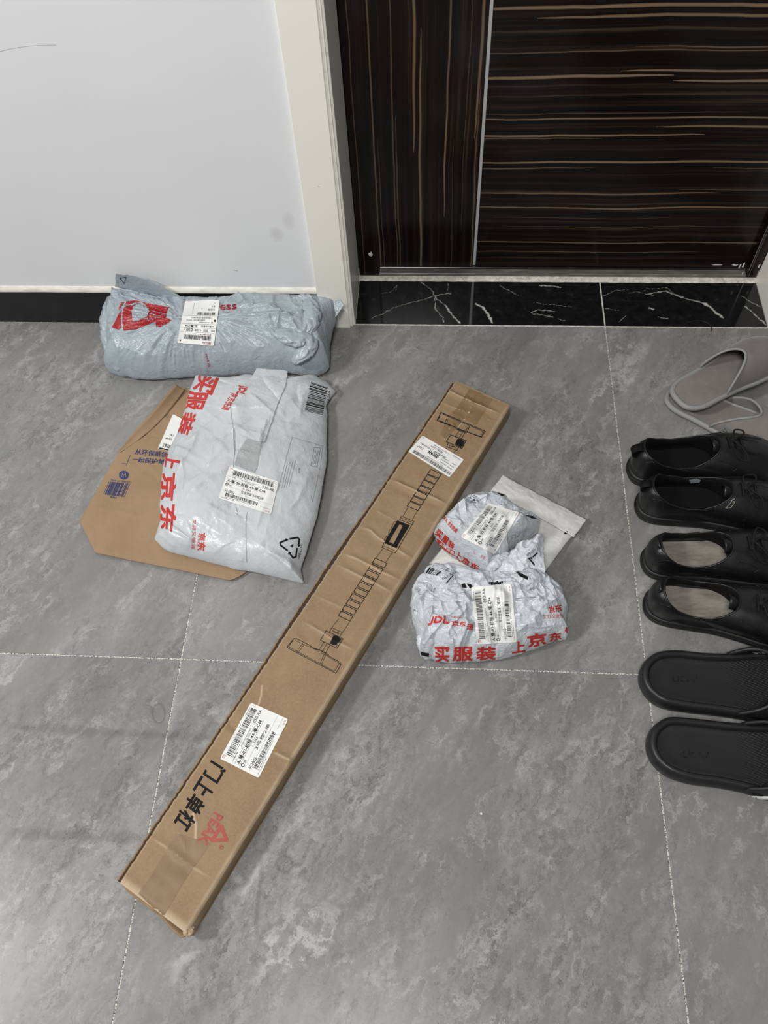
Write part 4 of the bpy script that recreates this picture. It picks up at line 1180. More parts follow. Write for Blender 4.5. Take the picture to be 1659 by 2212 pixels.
k.text('6901234', c_mail([(1558, 180), (1545, 285), (1533, 282), (1546, 176)]))
tri = c_mail([(1258, 1095), (1285, 1068), (1305, 1068)])
for pts in ([(1300, 1130), (1260, 1100), (1258, 1085), (1296, 1068)], [(1318, 1062), (1362, 1054), (1372, 1066), (1368, 1100)], [(1358, 1120), (1352, 1168), (1335, 1176), (1315, 1150)]):
    k.line(c_mail(pts), 3.6)
for q in ([(1290, 1058), (1308, 1068), (1290, 1078)], [(1358, 1095), (1384, 1097), (1368, 1112)], [(1305, 1158), (1308, 1136), (1326, 1146)]): k.poly(c_mail(q))
k.text('4', c_mail([(1322, 1092), (1340, 1092), (1332, 1114), (1314, 1114)]), .04)
k.text('>PE-LD<', c_mail([(1362, 1180), (1382, 1092), (1395, 1096), (1374, 1186)]), .02)
k.lay('printed_marks', BF2, .0007, M_ink, fm, 5, True, label='black barcode and recycling mark')
k = Ink()
k.line(c_mail([(1245, 775), (1300, 560), (1330, 455), (1512, 508), (1500, 620), (1452, 840), (1440, 800)]), .5)
k.line(c_mail([(1462, 515), (1500, 520), (1478, 632), (1440, 625)]), .7, True)
for i in range(3): k.line(c_mail([(1472 + 8 * i, 535), (1452 + 8 * i, 615)]), .5)
for i in range(4): k.line(c_mail([(1268 + 14 * i, 760 - 3 * i), (1300 + 17 * i, 610 - 6 * i)]), .55)
k.text('签收', c_mail([(1378, 640), (1374, 672), (1366, 670), (1371, 638)]))
k.lay('fine_print', BF2, .0007, M_ink_grey, fm, 6, kind='stuff')
route_label(fm, c_mail([(956, 628), (1250, 720), (1203, 916), (890, 818)]), bvh_of(fbody), 21, 'AB', '宝龙世家-3号楼2单', .0016)

# --- rolled parcel against the wall
rp = thing('rolled_parcel', base_of(460, 760), 'bulky blue-grey plastic parcel with red logo lying along the wall', 'parcel')
rout = c_roll([(90, 215, .070), (130, 175, .078), (185, 160, .082), (280, 170, .084), (380, 185, .083), (470, 195, .083), (560, 208, .082), (640, 212, .082), (760, 212, .083), (850, 205, .086), (940, 192, .089), (1020, 182, .091), (1150, 185, .090), (1260, 195, .088), (1340, 190, .086), (1400, 195, .083), (1455, 200, .080), (1495, 228, .072),
               (1508, 300, .055), (1498, 370, .042), (1478, 430, .034), (1465, 500, .026), (1462, 580, .020), (1462, 640, .014), (1440, 668, .010), (1395, 690, .008), (1300, 690, .012), (1200, 672, .014), (1000, 680, .012), (800, 688, .012), (640, 692, .012), (520, 702, .012), (440, 708, .012), (370, 712, .012), (300, 708, .012), (250, 706, .012), (215, 690, .014), (175, 696, .012), (110, 672, .014), (86, 640, .018), (95, 570, .026), (92, 500, .034), (84, 400, .046), (78, 300, .058), (80, 240, .066)])
label_c = [(745, 330, .1), (540, 330, .1)]
rf = []
for (x0, y0, x1, y1, h, w) in ((520, 420, 300, 690, .0045, .005), (540, 470, 400, 700, .004, .0045), (555, 490, 470, 705, .0035, .004), (600, 500, 520, 700, .003, .004), (640, 505, 600, 690, .0022, .004), (530, 360, 200, 470, .004, .007), (545, 320, 330, 260, .003, .008), (560, 250, 300, 120, .005, .007),
                            (770, 330, 1150, 320, .0045, .007), (770, 370, 1300, 400, .005, .008), (765, 400, 1000, 430, .003, .006), (760, 460, 900, 620, .0025, .007), (770, 300, 1000, 215, .003, .008), (1080, 320, 1350, 460, .007, .009), (1030, 420, 1120, 400, .004, .006), (1080, 450, 1220, 610, .005, .007),
                            (1200, 250, 1330, 215, .004, .008), (1225, 610, 1440, 700, -.004, .006), (900, 620, 1100, 460, -.002, .02), (1390, 480, 1450, 580, .003, .006), (1100, 430, 1200, 470, .004, .006)):
    h *= 2.0; w *= .9
    rf.append((c_roll([(x0, y0, .085 if y0 < 450 else .07), ((x0 + x1) / 2, (y0 + y1) / 2 + 8, .075 if y1 < 500 else .05), (x1, y1, .08 if y1 < 450 else .025)]), h, w, 'ridge'))
for (x0, y0, x1, y1, h, w) in ((140, 180, 130, 420, .004, .007), (120, 420, 200, 640, .005, .008), (165, 200, 175, 480, -.004, .006), (1290, 330, 1380, 420, .008, .016), (1320, 220, 1300, 320, .007, .010), (1375, 230, 1360, 400, -.006, .008), (1240, 500, 1330, 570, .008, .014), (1310, 600, 1360, 470, .005, .006), (150, 600, 190, 690, -.005, .007)):
    rf.append((c_roll([(x0, y0, .08 if y0 < 400 else .04), (x1, y1, .07 if y1 < 400 else .03)]), h, w, 'ridge'))
_fc = [at(*c_roll([q])[0][:2], .09) for q in ((575, 380), (745, 370))]
def fan(x, y):
    dz = 0
    for (cx, cy, _z), sg, fr_ in ((_fc[0], -1, 17.0), (_fc[1], 1, 11.0)):
        r = np.hypot(x - cx, y - cy); th = np.arctan2(y - cy, (x - cx) * sg)
        a_ = np.clip((r - .012) / .05, 0, 1) * np.clip(1.15 - r / .24, 0, 1) * (sg * (x - cx) > -.02)
        n_ = 1 - 2.4 * np.abs(noise2(th * fr_ * .5 + 3 + .6 * noise2(x * 14, y * 14, 3), r * 5, 9))
        n2_ = 1 - 2.4 * np.abs(noise2(th * fr_ * 1.2 + 8, r * 9, 19))
        dz = dz + a_ * (.0042 * n_ + .0016 * n2_)
    return dz
rbody = soft_parcel('bag_body', rout, c_roll([(230, 330, .098), (500, 340, .100), (800, 340, .104), (1100, 340, .104), (1330, 340, .096)]), M_poly_blue, rp, 620, 110, 2.1, 1.9, rf, .0022, 15, 21, .0010, nrand=70, rh=.0046, rw=.0042, rl=.10, hmod=fan, edge_amp=.0022)
# ears and bunched ends
sheet('folded_ear', [c_roll([(145, 58, .152)])[0], c_roll([(350, 96, .136)])[0], c_roll([(575, 222, .098)])[0], c_roll([(140, 168, .092)])[0]], M_poly_blue, rp, 70, 40, .003, 40, 31, .001, .004, label='raised corner of the plastic bag')
sheet('folded_ear', [c_roll([(118, 148, .108)])[0], c_roll([(250, 165, .100)])[0], c_roll([(420, 215, .098)])[0], c_roll([(120, 192, .088)])[0]], M_poly_blue, rp, 60, 30, .003, 50, 33, .001, .004)
def bunch(name, pts, r, m, parent, seed, flat=.6, seg=40, n=60, amp=.35):
    P = smooth_curve(at(np.array([p[0] for p in pts]), np.array([p[1] for p in pts]), np.array([p[2] for p in pts])), n)
    t = np.linspace(0, 1, n); rr = r * np.clip(np.sin(np.pi * np.clip(t * .92 + .04, 0, 1)), .05, 1) ** .5
    V, F = tube_geo(P, rr, seg, False, flat)
    V = V.reshape(n, seg, 3); c = P[:, None]
    nz = crumple(np.arange(seg)[None] / seg * 9 + 0 * t[:, None], t[:, None] * 5 + 0 * np.arange(seg)[None], seed, 3)
    nz[:, -3:] = nz[:, -3:] * np.array([.75, .5, .25]) + nz[:, :1] * np.array([.25, .5, .75])
    V = c + (V - c) * (1 + amp * nz)[..., None]
    V[..., 2] = np.maximum(V[..., 2], .002)
    o = mk(name, V.reshape(-1, 3), F, m, parent, True); fix_normals(o); return o
bunch('gathered_end', c_roll([(105, 230, .074), (110, 330, .066), (125, 450, .052), (150, 560, .040), (175, 660, .026)]), .021, M_poly_blue, rp, 3, .7)
bunch('gathered_end', c_roll([(128, 150, .098), (150, 185, .094), (165, 230, .090)]), .011, M_poly_blue, rp, 5, .7)
bunch('gathered_end', c_roll([(1330, 210, .100), (1345, 290, .098), (1340, 380, .094), (1310, 420, .092)]), .019, M_poly_blue, rp, 8, .6)
bunch('gathered_end', c_roll([(1110, 415, .096), (1230, 450, .090), (1330, 480, .080), (1290, 560, .068), (1235, 605, .056)]), .020, M_poly_blue, rp, 12, .6)
sheet('folded_ear', [c_roll([(1488, 232, .088)])[0], c_roll([(1535, 222, .090)])[0], c_roll([(1552, 262, .084)])[0], c_roll([(1500, 330, .066)])[0]], M_poly_blue, rp, 30, 30, .0025, 60, 35)
sheet('folded_ear', [c_roll([(1180, 235, .096)])[0], c_roll([(1335, 182, .108)])[0], c_roll([(1385, 260, .098)])[0], c_roll([(1240, 330, .098)])[0]], M_poly_blue, rp, 40, 40, .006, 40, 37)
BR = bvh_of(rbody)
k = Ink()
k.poly(c_roll2([(262, 440), (390, 422), (560, 465), (700, 490), (826, 514), (800, 590), (786, 650), (868, 686), (780, 745), (702, 778), (660, 776), (652, 704), (560, 735), (400, 808), (225, 826), (210, 700), (212, 600), (226, 530), (250, 500), (256, 470)]))
k.poly(c_roll2([(200, 450), (240, 446), (205, 500), (175, 560), (165, 520)]))
k.poly(c_roll2([(204, 545), (190, 640), (192, 740), (196, 782), (160, 815), (70, 782), (108, 722), (152, 692), (165, 600)]))
k.text('ess', c_roll3([(-30, 240), (190, 222), (190, 296), (-30, 306)]), .05)
k.text('JDL 京东快递', c_roll2([(1385, 1300), (1335, 1130), (1305, 1135), (1345, 1310)]), .02)
k.lay('printed_logo', BR, .0010, M_ink_darkred, rp, 3, True, label='dark red printed logo and letters')
k = Ink()
k.poly(c_roll2([(358, 494), (430, 472), (500, 478), (552, 518), (573, 578), (532, 640), (430, 690), (352, 702), (336, 590)]))
k.line(c_roll2([(245, 495), (300, 490), (380, 468), (440, 460), (520, 474)]), 2.2)
k.lay('logo_counter', BR, .0024, M_poly_blue, rp, 3, True)
k = Ink(); k.line(c_roll2([(180, 130), (235, 198), (262, 112)]), 1.0, True)
k.lay('printed_marks', bvh_of(*[o for o in rp.children if o.name.startswith('folded_ear')]), .0008, M_ink, rp, 5)
q = c_roll2([(1425, 1029), (937, 985), (1044, 432), (1504, 419)])
lab = paper_label('shipping_label', q, BR, rp, .0022, 26, 34, 30, label='white courier label printed upside down')
b = bvh_of(lab); k = Ink()
k.sub(q, '京东快递·集', .10, .30, .04, .075); k.sub(q, '顺', .90, .94, .04, .08, .04)
k.barcode(q, .10, .83, .10, .195, 8, 50); k.sub(q, 'JDVE1084718642-1-1-', .10, .55, .205, .24)
k.unit(q, [(.02, .255, .98, .259), (.02, .352, .98, .356), (.02, .44, .98, .444), (.52, .352, .524, .44), (.03, .63, .97, .634), (.70, .66, .705, .95)])
k.sub(q, '030', .62, .80, .272, .345, .02); k.sub(q, '郑州前程', .02, .12, .28, .33); k.sub(q, '郑州港', .20, .32, .275, .335); k.sub(q, '周二花园集', .38, .56, .28, .33); k.sub(q, 'AA', .84, .88, .30, .325)
k.sub(q, 'A-豫-03-前程', .06, .40, .375, .42); k.sub(q, '44-豫-C44', .50, .86, .37, .425, .02)
k.sub(q, '曾 ×× 1××5065', .10, .48, .465, .50); k.sub(q, '金穗大道与前二街交叉', .32, .85, .51, .55); k.sub(q, '口宝龙世家3号楼2单元', .14, .72, .57, .61)
ring = quad_map(np.stack([.055 + .03 * np.cos(np.linspace(0, 6.28, 16)[:-1]), .525 + .026 * np.sin(np.linspace(0, 6.28, 16)[:-1])], 1), q); k.poly([tuple(p) for p in ring])
k.barcode(q, .08, .56, .655, .71, 12, 22); k.sub(q, '已验视', .10, .28, .75, .80); k.sub(q, '备注', .10, .20, .83, .87); k.sub(q, '寄', .10, .13, .92, .94)
k.lay('label_print', b, .0005, M_ink, lab, 6, kind='stuff')
k = Ink(); k.sub(q, 'JDL Express', .08, .30, .015, .035, .03); k.sub(q, 'JDL', .08, .18, .03, .07, .04); k.unit(q, [(.78, .97, .95, .975)]); k.lay('red_logo', b, .0005, M_ink_red, lab, 6, kind='stuff')

# --- padded envelope
pe = thing('padded_envelope', base_of(1120, 1140), 'off-white padded bubble envelope half under the small crumpled parcels', 'envelope')
eout = c_small([(895, 90, .010), (1000, 150, .012), (1200, 265, .012), (1400, 380, .012), (1495, 440, .010), (1500, 545, .008), (1470, 562, .008), (1400, 650, .009), (1330, 745, .009), (1256, 845, .008), (1000, 880, .008), (600, 860, .008), (258, 786, .007), (400, 620, .010), (600, 390, .011), (790, 156, .010), (850, 100, .010)])
ebody = soft_parcel('envelope_body', eout, c_small([(650, 640, .016), (900, 500, .016), (1150, 560, .016)]), M_bubble, pe, 320, 40, 3.0, 2.0, [(c_small([(560, 420, .02), (300, 760, .02)]), -.002, .004, 'ridge'), (c_small([(960, 240, .02), (1200, 380, .02), (1420, 510, .02)]), .0012, .004, 'ridge')], .0012, 24, 41, .0007, edge_amp=.0006)
sheet('closing_flap', [c_small([(893, 26, .013)])[0], c_small([(1609, 405, .013)])[0], c_small([(1500, 553, .022)])[0], c_small([(790, 158, .021)])[0]], M_bubble, pe, 80, 30, .0013, 45, 43, .0016, .005, .0008, label='folded closing flap of the envelope')
kk = Ink(); kk.poly(c_small([(1424, 506), (1449, 504), (1437, 530), (1414, 528)])); kk.lay('black_mark', bvh_of(*[o for o in pe.children]), .0006, M_ink, pe)

# --- lower crumpled parcel
lp = thing('crumpled_parcel', base_of(1060, 1340), 'crumpled white plastic parcel with red JDL lettering, nearest of the two small parcels', 'parcel')
lout = c_small([(108, 1150, .040), (118, 1060, .050), (126, 985, .056), (150, 930, .060), (200, 870, .060), (262, 805, .058), (330, 790, .060), (430, 776, .062), (560, 800, .062), (700, 840, .062), (820, 850, .060), (960, 840, .058), (1080, 850, .058), (1240, 850, .056), (1330, 920, .056), (1392, 980, .052), (1410, 1040, .046), (1442, 1140, .036), (1436, 1240, .026), (1430, 1330, .018), (1452, 1392, .012), (1425, 1430, .008), (1330, 1442, .008),
                (1220, 1490, .008), (1100, 1532, .008), (1000, 1568, .008), (900, 1592, .008), (700, 1612, .008), (500, 1625, .008), (330, 1622, .008), (296, 1590, .008), (240, 1602, .008), (188, 1575, .010), (178, 1530, .012), (195, 1450, .016), (165, 1400, .020), (142, 1330, .026), (120, 1240, .034)])
lf = []
for (x0, y0, x1, y1, h, w) in ((150, 960, 300, 1560, .005, .008), (230, 1000, 200, 1500, -.006, .008), (300, 1000, 280, 1400, .003, .006), (560, 1040, 540, 1200, -.004, .005), (540, 1000, 580, 1450, .004, .008), (360, 1010, 470, 1200, .003, .008), (300, 1180, 600, 1330, .0025, .009),
                            (1000, 1000, 1240, 1120, .006, .007), (1160, 1010, 1240, 1090, .005, .006), (1240, 1090, 1190, 1240, .004, .006), (1250, 1150, 1350, 1340, .005, .007), (1010, 1060, 1180, 1380, .003, .008), (1100, 1050, 1020, 1300, .003, .008), (1280, 900, 1330, 1080, .004, .008), (1330, 950, 1200, 1000, .004, .006),
                            (1000, 1450, 1400, 1330, .003, .008), (330, 1460, 900, 1440, .003, .010), (1250, 1390, 1420, 1410, .003, .006), (700, 880, 560, 940, .004, .008), (340, 850, 380, 960, .005, .007), (440, 830, 340, 960, .004, .007), (480, 850, 620, 960, .005, .008), (1000, 880, 1120, 960, .005, .007), (1140, 880, 1250, 880, .004, .006), (250, 830, 360, 870, .004, .006), (900, 870, 960, 960, .004, .006)):
    zz = lambda y: .07 if y < 1250 else (.05 if y < 1400 else .025)
    lf.append((c_small([(x0, y0, zz(y0)), (x1, y1, zz(y1))]), h, w, 'ridge'))
lbody = soft_parcel('bag_body', lout, c_small([(380, 1120, .076), (700, 1130, .080), (1000, 1120, .078), (1230, 1080, .070)]), M_poly_small, lp, 760, 140, 2.0, 1.9, lf, .0024, 24, 51, .0010, nrand=170, rh=.0062, rw=.0036, rl=.08, edge_amp=.002)
BL_ = bvh_of(lbody)
# seal flap across the top of it
s2 = laid_strip('seal_flap', c_small([(135, 940), (300, 935), (340, 950), (440, 965), (560, 985), (620, 990), (615, 1010), (545, 1030), (440, 1002), (320, 985), (300, 1010), (140, 1000)]), BL_, .0022, M_poly_small, lp, .4)
def flap_warp(P, U, V):
    P[..., 2] += .012 * np.sin(U * math.pi) * (1 - V) + .006 * np.sin(U * 9 + V * 4) * (1 - V); return P
sheet('loose_flap', [c_small([(1000, 648, .060)])[0], c_small([(1232, 540, .072)])[0], c_small([(1250, 900, .062)])[0], c_small([(800, 900, .062)])[0]], M_poly_small, lp, 60, 60, .006, 34, 57, .001, .004, .002, flap_warp, label='loose crumpled flap of the parcel')
bunch('gathered_end', c_small([(960, 900, .076), (1050, 930, .078), (1130, 900, .076), (1220, 870, .070)]), .016, M_poly_small, lp, 15, .6)
bunch('gathered_end', c_small([(240, 830, .070), (330, 860, .074), (400, 900, .076), (480, 880, .074)]), .016, M_poly_small, lp, 17, .6)
bunch('gathered_end', c_small([(175, 1390, .030), (210, 1455, .026), (240, 1520, .020), (265, 1580, .014)]), .009, M_poly_small, lp, 23, .7)
k = Ink()
k.text('JDL', c_small([(285, 1228), (440, 1225), (437, 1316), (254, 1308)]), .06); k.text('Express', c_small([(455, 1224), (552, 1234), (550, 1252), (454, 1246)])); k.text('京东', c_small([(460, 1266), (580, 1272), (578, 1318), (458, 1312)]), .03); k.text('递', c_small([(586, 1288), (642, 1296), (640, 1348), (584, 1342)]), .03)
for ch, q in (('买', [(302, 1486), (440, 1488), (436, 1618), (320, 1622)]), ('服', [(466, 1490), (642, 1486), (636, 1610), (464, 1612)]), ('装', [(670, 1490), (838, 1480), (834, 1600), (665, 1608)]),
              ('上', [(970, 1448), (1085, 1436), (1088, 1530), (970, 1548)]), ('京', [(1092, 1385), (1262, 1362), (1268, 1470), (1110, 1500)]), ('东', [(1282, 1372), (1392, 1362), (1395, 1425), (1290, 1450)])):
    k.text(ch, c_small(q), .035)
k.text('京东', c_small([(1282, 1146), (1392, 1120), (1398, 1188), (1290, 1206)]), .03); k.text('又好又便宜', c_small([(1232, 1218), (1405, 1208), (1410, 1240), (1238, 1252)]))
k.poly(c_small([(1442, 1290), (1446, 1380), (1420, 1350)]))
k.lay('printed_text', BL_, .0008, M_ink_red, lp, 4, True, label='red lettering on the crumpled film')
k = Ink()
allb = bvh_of(*[o for o in lp.children if o.name.split('.')[0] in ('bag_body', 'loose_flap', 'gathered_end')])
k.barcode(c_small([(270, 810), (375, 850), (330, 885), (235, 860)]), 0, 1, 0, 1, 9, 9, .6); k.poly(c_small([(540, 960), (570, 948), (590, 992), (548, 994)])); k.poly(c_small([(585, 950), (620, 955), (640, 975), (612, 992)])); k.line(c_small([(780, 945), (860, 950), (890, 940)]), 4); k.line(c_small([(800, 960), (850, 935)]), 3)
k.text('GLOBAL', c_small([(370, 905), (490, 840), (500, 855), (380, 920)])); k.line(c_small([(410, 945), (470, 880)]), 2.2); k.poly(c_small([(1000, 850), (1030, 848), (1108, 895), (1106, 920), (1040, 890)])); k.line(c_small([(1115, 735), (1160, 790)]), 3); k.line(c_small([(1150, 720), (1185, 690)]), 3); k.poly(c_small([(1120, 730), (1140, 720), (1140, 745)])); k.text('>PE-LD<', c_small([(1090, 705), (1165, 650), (1175, 665), (1100, 720)]))
k.text('dex', c_small([(135, 1165), (172, 1180), (170, 1192), (134, 1180)])); k.poly(c_small([(195, 1530), (265, 1545), (260, 1575), (200, 1560)]))
k.lay('printed_marks', allb, .0009, M_ink, lp, 4, True, label='black print showing between the folds')
route_label(lp, c_small([(674, 1470), (622, 980), (966, 954), (1012, 1450)]), BL_, 41, 'AA', '宝龙世家-3号楼2单', .0024)

# --- upper crumpled parcel, on the envelope
up = thing('small_parcel', base_of(1050, 1150), 'small crumpled white plastic parcel resting on the padded envelope beside the box', 'parcel')
uout = c_small([(308, 525, .036), (330, 480, .046), (360, 430, .056), (440, 345, .062), (520, 275, .064), (600, 205, .064), (700, 178, .064), (780, 165, .062), (850, 178, .060), (905, 205, .058), (950, 250, .056), (985, 290, .054), (1040, 335, .050), (1110, 355, .046), (1170, 385, .042), (1207, 405, .040), (1200, 470, .036), (1185, 525, .032), (1080, 590, .030), (990, 635, .034), (945, 665, .040), (940, 712, .040), (900, 745, .040), (862, 772, .040), (830, 742, .044), (800, 775, .044), (762, 866, .040), (690, 850, .034), (620, 810, .030), (500, 745, .026), (420, 690, .026), (352, 625, .026), (325, 580, .030)])
uf = []
for (x0, y0, x1, y1, h, w) in ((440, 350, 540, 540, .006, .009), (480, 640, 540, 560, .006, .009), (620, 210, 760, 280, .005, .008), (780, 170, 900, 300, .003, .009), (985, 300, 1030, 350, .004, .006), (1030, 350, 960, 500, .004, .008), (1090, 380, 960, 540, .004, .008), (1190, 420, 1000, 600, .004, .008), (900, 600, 940, 700, .005, .007), (840, 690, 880, 770, .004, .007), (480, 600, 520, 740, .006, .008), (540, 570, 700, 690, .003, .008), (780, 770, 740, 850, .005, .008), (350, 460, 480, 620, .004, .008), (860, 640, 960, 600, -.004, .006)):
    uf.append((c_small([(x0, y0, .08), (x1, y1, .06)]), h, w, 'ridge'))
ubody = soft_parcel('bag_body', uout, c_small([(600, 480, .094), (760, 450, .098), (880, 440, .090)]), M_poly_small, up, 540, 96, 2.0, 1.8, uf, .0022, 24, 61, .0009, nrand=90, rh=.0048, rw=.0040, rl=.065, zfloor=.0185, edge_amp=.0018)
BU = bvh_of(ubody)
bunch('gathered_end', c_small([(770, 850, .050), (800, 800, .056), (840, 765, .058), (900, 740, .056), (940, 690, .056)]), .012, M_poly_small, up, 19, .7)
k = Ink()
k.text('JDL', c_small([(398, 372), (430, 415), (412, 440), (382, 396)]), .05); k.text('京东快递', c_small([(438, 416), (512, 488), (492, 522), (420, 446)]), .03); k.text('Express', c_small([(446, 404), (472, 430), (466, 438), (440, 412)]))
for ch, q in (('买', [(340, 476), (392, 520), (362, 578), (312, 528)]), ('服', [(398, 528), (440, 566), (412, 622), (368, 582)]), ('装', [(440, 572), (484, 610), (470, 660), (420, 628)]), ('上', [(506, 668), (550, 700), (530, 770), (490, 715)]), ('京', [(560, 712), (618, 760), (600, 810), (536, 760)]), ('东', [(626, 762), (692, 795), (685, 848), (610, 812)])):
    k.text(ch, c_small(q), .035)
k.text('京东', c_small([(712, 700), (752, 722), (735, 745), (700, 722)])); k.text('又好又', c_small([(645, 668), (665, 695), (652, 705), (635, 680)]))
k.poly(c_small([(328, 560), (360, 585), (420, 640), (486, 676), (482, 716), (430, 690), (380, 650), (345, 612)]))
k.lay('printed_text', BU, .0008, M_ink_red, up, 4, True, label='red lettering on the crumpled film')
k = Ink(); k.text('大牌正品', c_small([(362, 592), (484, 682), (480, 708), (354, 612)]), .03); k.lay('printed_slogan', BU, .0013, M_label, up, 4)
k = Ink()
for i in range(5): k.line(c_small([(600 + 6 * i, 222 + 9 * i), (650 + 6 * i, 198 + 14 * i), (680 + 3 * i, 215 + 12 * i)]), .8)
k.text('4', c_small([(632, 226), (660, 226), (656, 248), (632, 248)])); 
for i in range(4): k.line(c_small([(850 + 8 * i, 180 + 2 * i), (888 + 4 * i, 205 - 3 * i)]), 1.4); k.line(c_small([(1090 + 14 * i, 372 + 6 * i), (1140 + 12 * i, 365 + 10 * i)]), 1.6)
k.line(c_small([(780, 190), (640, 270), (700, 340)]), .4); k.line(c_small([(960, 545), (1000, 530), (995, 560)]), .5)
k.lay('printed_marks', BU, .0008, M_ink, up, 5, True)
route_label(up, c_small([(533, 551), (769, 263), (1032, 345), (826, 702)]), BU, 31, 'AA', '宝龙世家-3号楼2单', .0022)

# ------------------------------------------------------------------ footwear
M_leather = mat('black_leather', (0.0065, 0.0065, 0.007), 0.36, spec=0.5)
def _():
    t = NT(M_leather)
    n = t.noise(t.coord(), 40, 5, .6); f = t.noise(t.coord(), 500, 2, .5)
    t.l(t.ramp(n, [(0.3, 0.30), (0.7, 0.46)]), t.b.inputs['Roughness'])
    t.bump(t.math('ADD', n, t.math('MULTIPLY', f, .15)), .22, .002)
_()
M_rubber = mat('black_rubber_sole', (0.010, 0.010, 0.010), 0.5, spec=0.4)
M_lining = mat('dark_shoe_lining', (0.0045, 0.004, 0.004), 0.8, spec=0.2)
M_insole_dark = mat('black_insole', (0.004, 0.004, 0.0045), 0.8, spec=0.2)
M_insole = mat('worn_grey_insole', (0.22, 0.20, 0.175), 0.6)
def _():
    t = NT(M_insole)
    n = t.noise(t.mapping(t.coord(), scale=(1, 4, 1)), 22, 5, .65)
    t.col(t.ramp(n, [(0.3, (0.13, 0.118, 0.10)), (0.55, (0.235, 0.215, 0.185)), (0.75, (0.31, 0.29, 0.255))]))
_()
M_lace = mat('black_lace', (0.013, 0.013, 0.013), 0.8, spec=0.2)
M_felt = mat('taupe_slipper_fabric', (0.205, 0.185, 0.168), 0.95, spec=0.15, sheen=0.25)
def _():
    t = NT(M_felt)
    n = t.noise(t.coord(), 25, 4, .6); f = t.noise(t.coord(), 420, 3, .6)
    t.col(t.ramp(n, [(0.3, (0.185, 0.166, 0.150)), (0.7, (0.232, 0.212, 0.194))])); t.bump(f, .25, .001)
_()
M_piping = mat('pale_grey_piping', (0.27, 0.27, 0.258), 0.6)
M_foam = mat('black_foam_rubber', (0.0125, 0.0125, 0.0135), 0.42, spec=0.45)
M_footbed = mat('black_footbed', (0.0115, 0.0115, 0.0115), 0.55, spec=0.4)
def _():
    t = NT(M_footbed)
    s = t.n('ShaderNodeSeparateXYZ'); t.l(t.coord(), s.inputs[0])
    v = t.n('ShaderNodeTexVoronoi'); v.inputs['Scale'].default_value = 210; v.inputs['Randomness'].default_value = 0.15; t.l(t.mapping(t.coord(), rot=(0, 0, .6), scale=(.8, 1.3, 1)), v.inputs['Vector'])
    a = t.n('ShaderNodeVertexColor'); a.layer_name = 'grip'
    t.bump(t.math('MULTIPLY', v.outputs['Distance'], a.outputs[0]), .55, .0035)
_()
M_white_print = mat('white_print', (0.75, 0.75, 0.74), 0.5)
M_tag = mat('grey_woven_tag', (0.16, 0.165, 0.17), 0.8)

class Frame:
    def __init__(s, px, py, z, ang, mirror=False):
        s.o = at(px, py, z); s.o[2] = 0.0; a = math.radians(ang); s.c, s.s = math.cos(a), math.sin(a); s.m = -1.0 if mirror else 1.0
    def __call__(s, P, dz=0.0):
        P = np.asarray(P, float); x = P[..., 0]; y = P[..., 1] * s.m
        return np.stack([s.o[0] + s.c * x - s.s * y, s.o[1] + s.s * x + s.c * y, P[..., 2] + dz], -1)
SOLE = np.array([(0, 0), (.012, .062), (.05, .100), (.12, .120), (.25, .121), (.40, .120), (.55, .140), (.68, .163), (.78, .166), (.88, .142), (.96, .085), (1.0, .0), (.975, -.085), (.90, -.150), (.78, -.190), (.66, -.190), (.52, -.165), (.38, -.142), (.25, -.130), (.12, -.122), (.05, -.100), (.012, -.062)])
SOLE[:, 1] *= .94
def loft(name, rings, m, parent, fr, cap0=False, cap1=False, closed=True, smooth=True, **pr):
    R = [fr(r) for r in rings]; n = len(R[0])
    P = np.vstack(R); F = grid_faces(len(R), n, closed)
    if cap0: F.append(tuple(range(n - 1, -1, -1)))
    if cap1: F.append(tuple((len(R) - 1) * n + j for j in range(n)))
    o = mk(name, P, F, m, parent, smooth, **pr)
    fix_normals(o); return o
def scaled(c, k, z, cx=None):
    r = np.zeros((len(c), 3)); m_ = np.array([c[:, 0].mean(), c[:, 1].mean()]) if cx is None else np.array(cx)
    r[:, :2] = m_ + (c[:, :2] - m_) * k; r[:, 2] = z
    return r
def inset(c, d):
    """move a closed loop inward by d"""
    t = np.roll(c, -1, 0) - np.roll(c, 1, 0); t /= np.maximum(np.linalg.norm(t, axis=1), 1e-9)[:, None]
    nrm = np.stack([-t[:, 1], t[:, 0]], 1)
    cen = c[:, :2].mean(0); sgn = np.sign(((cen - c[:, :2]) * nrm).sum(1).mean())
    return c[:, :2] + nrm * d * sgn

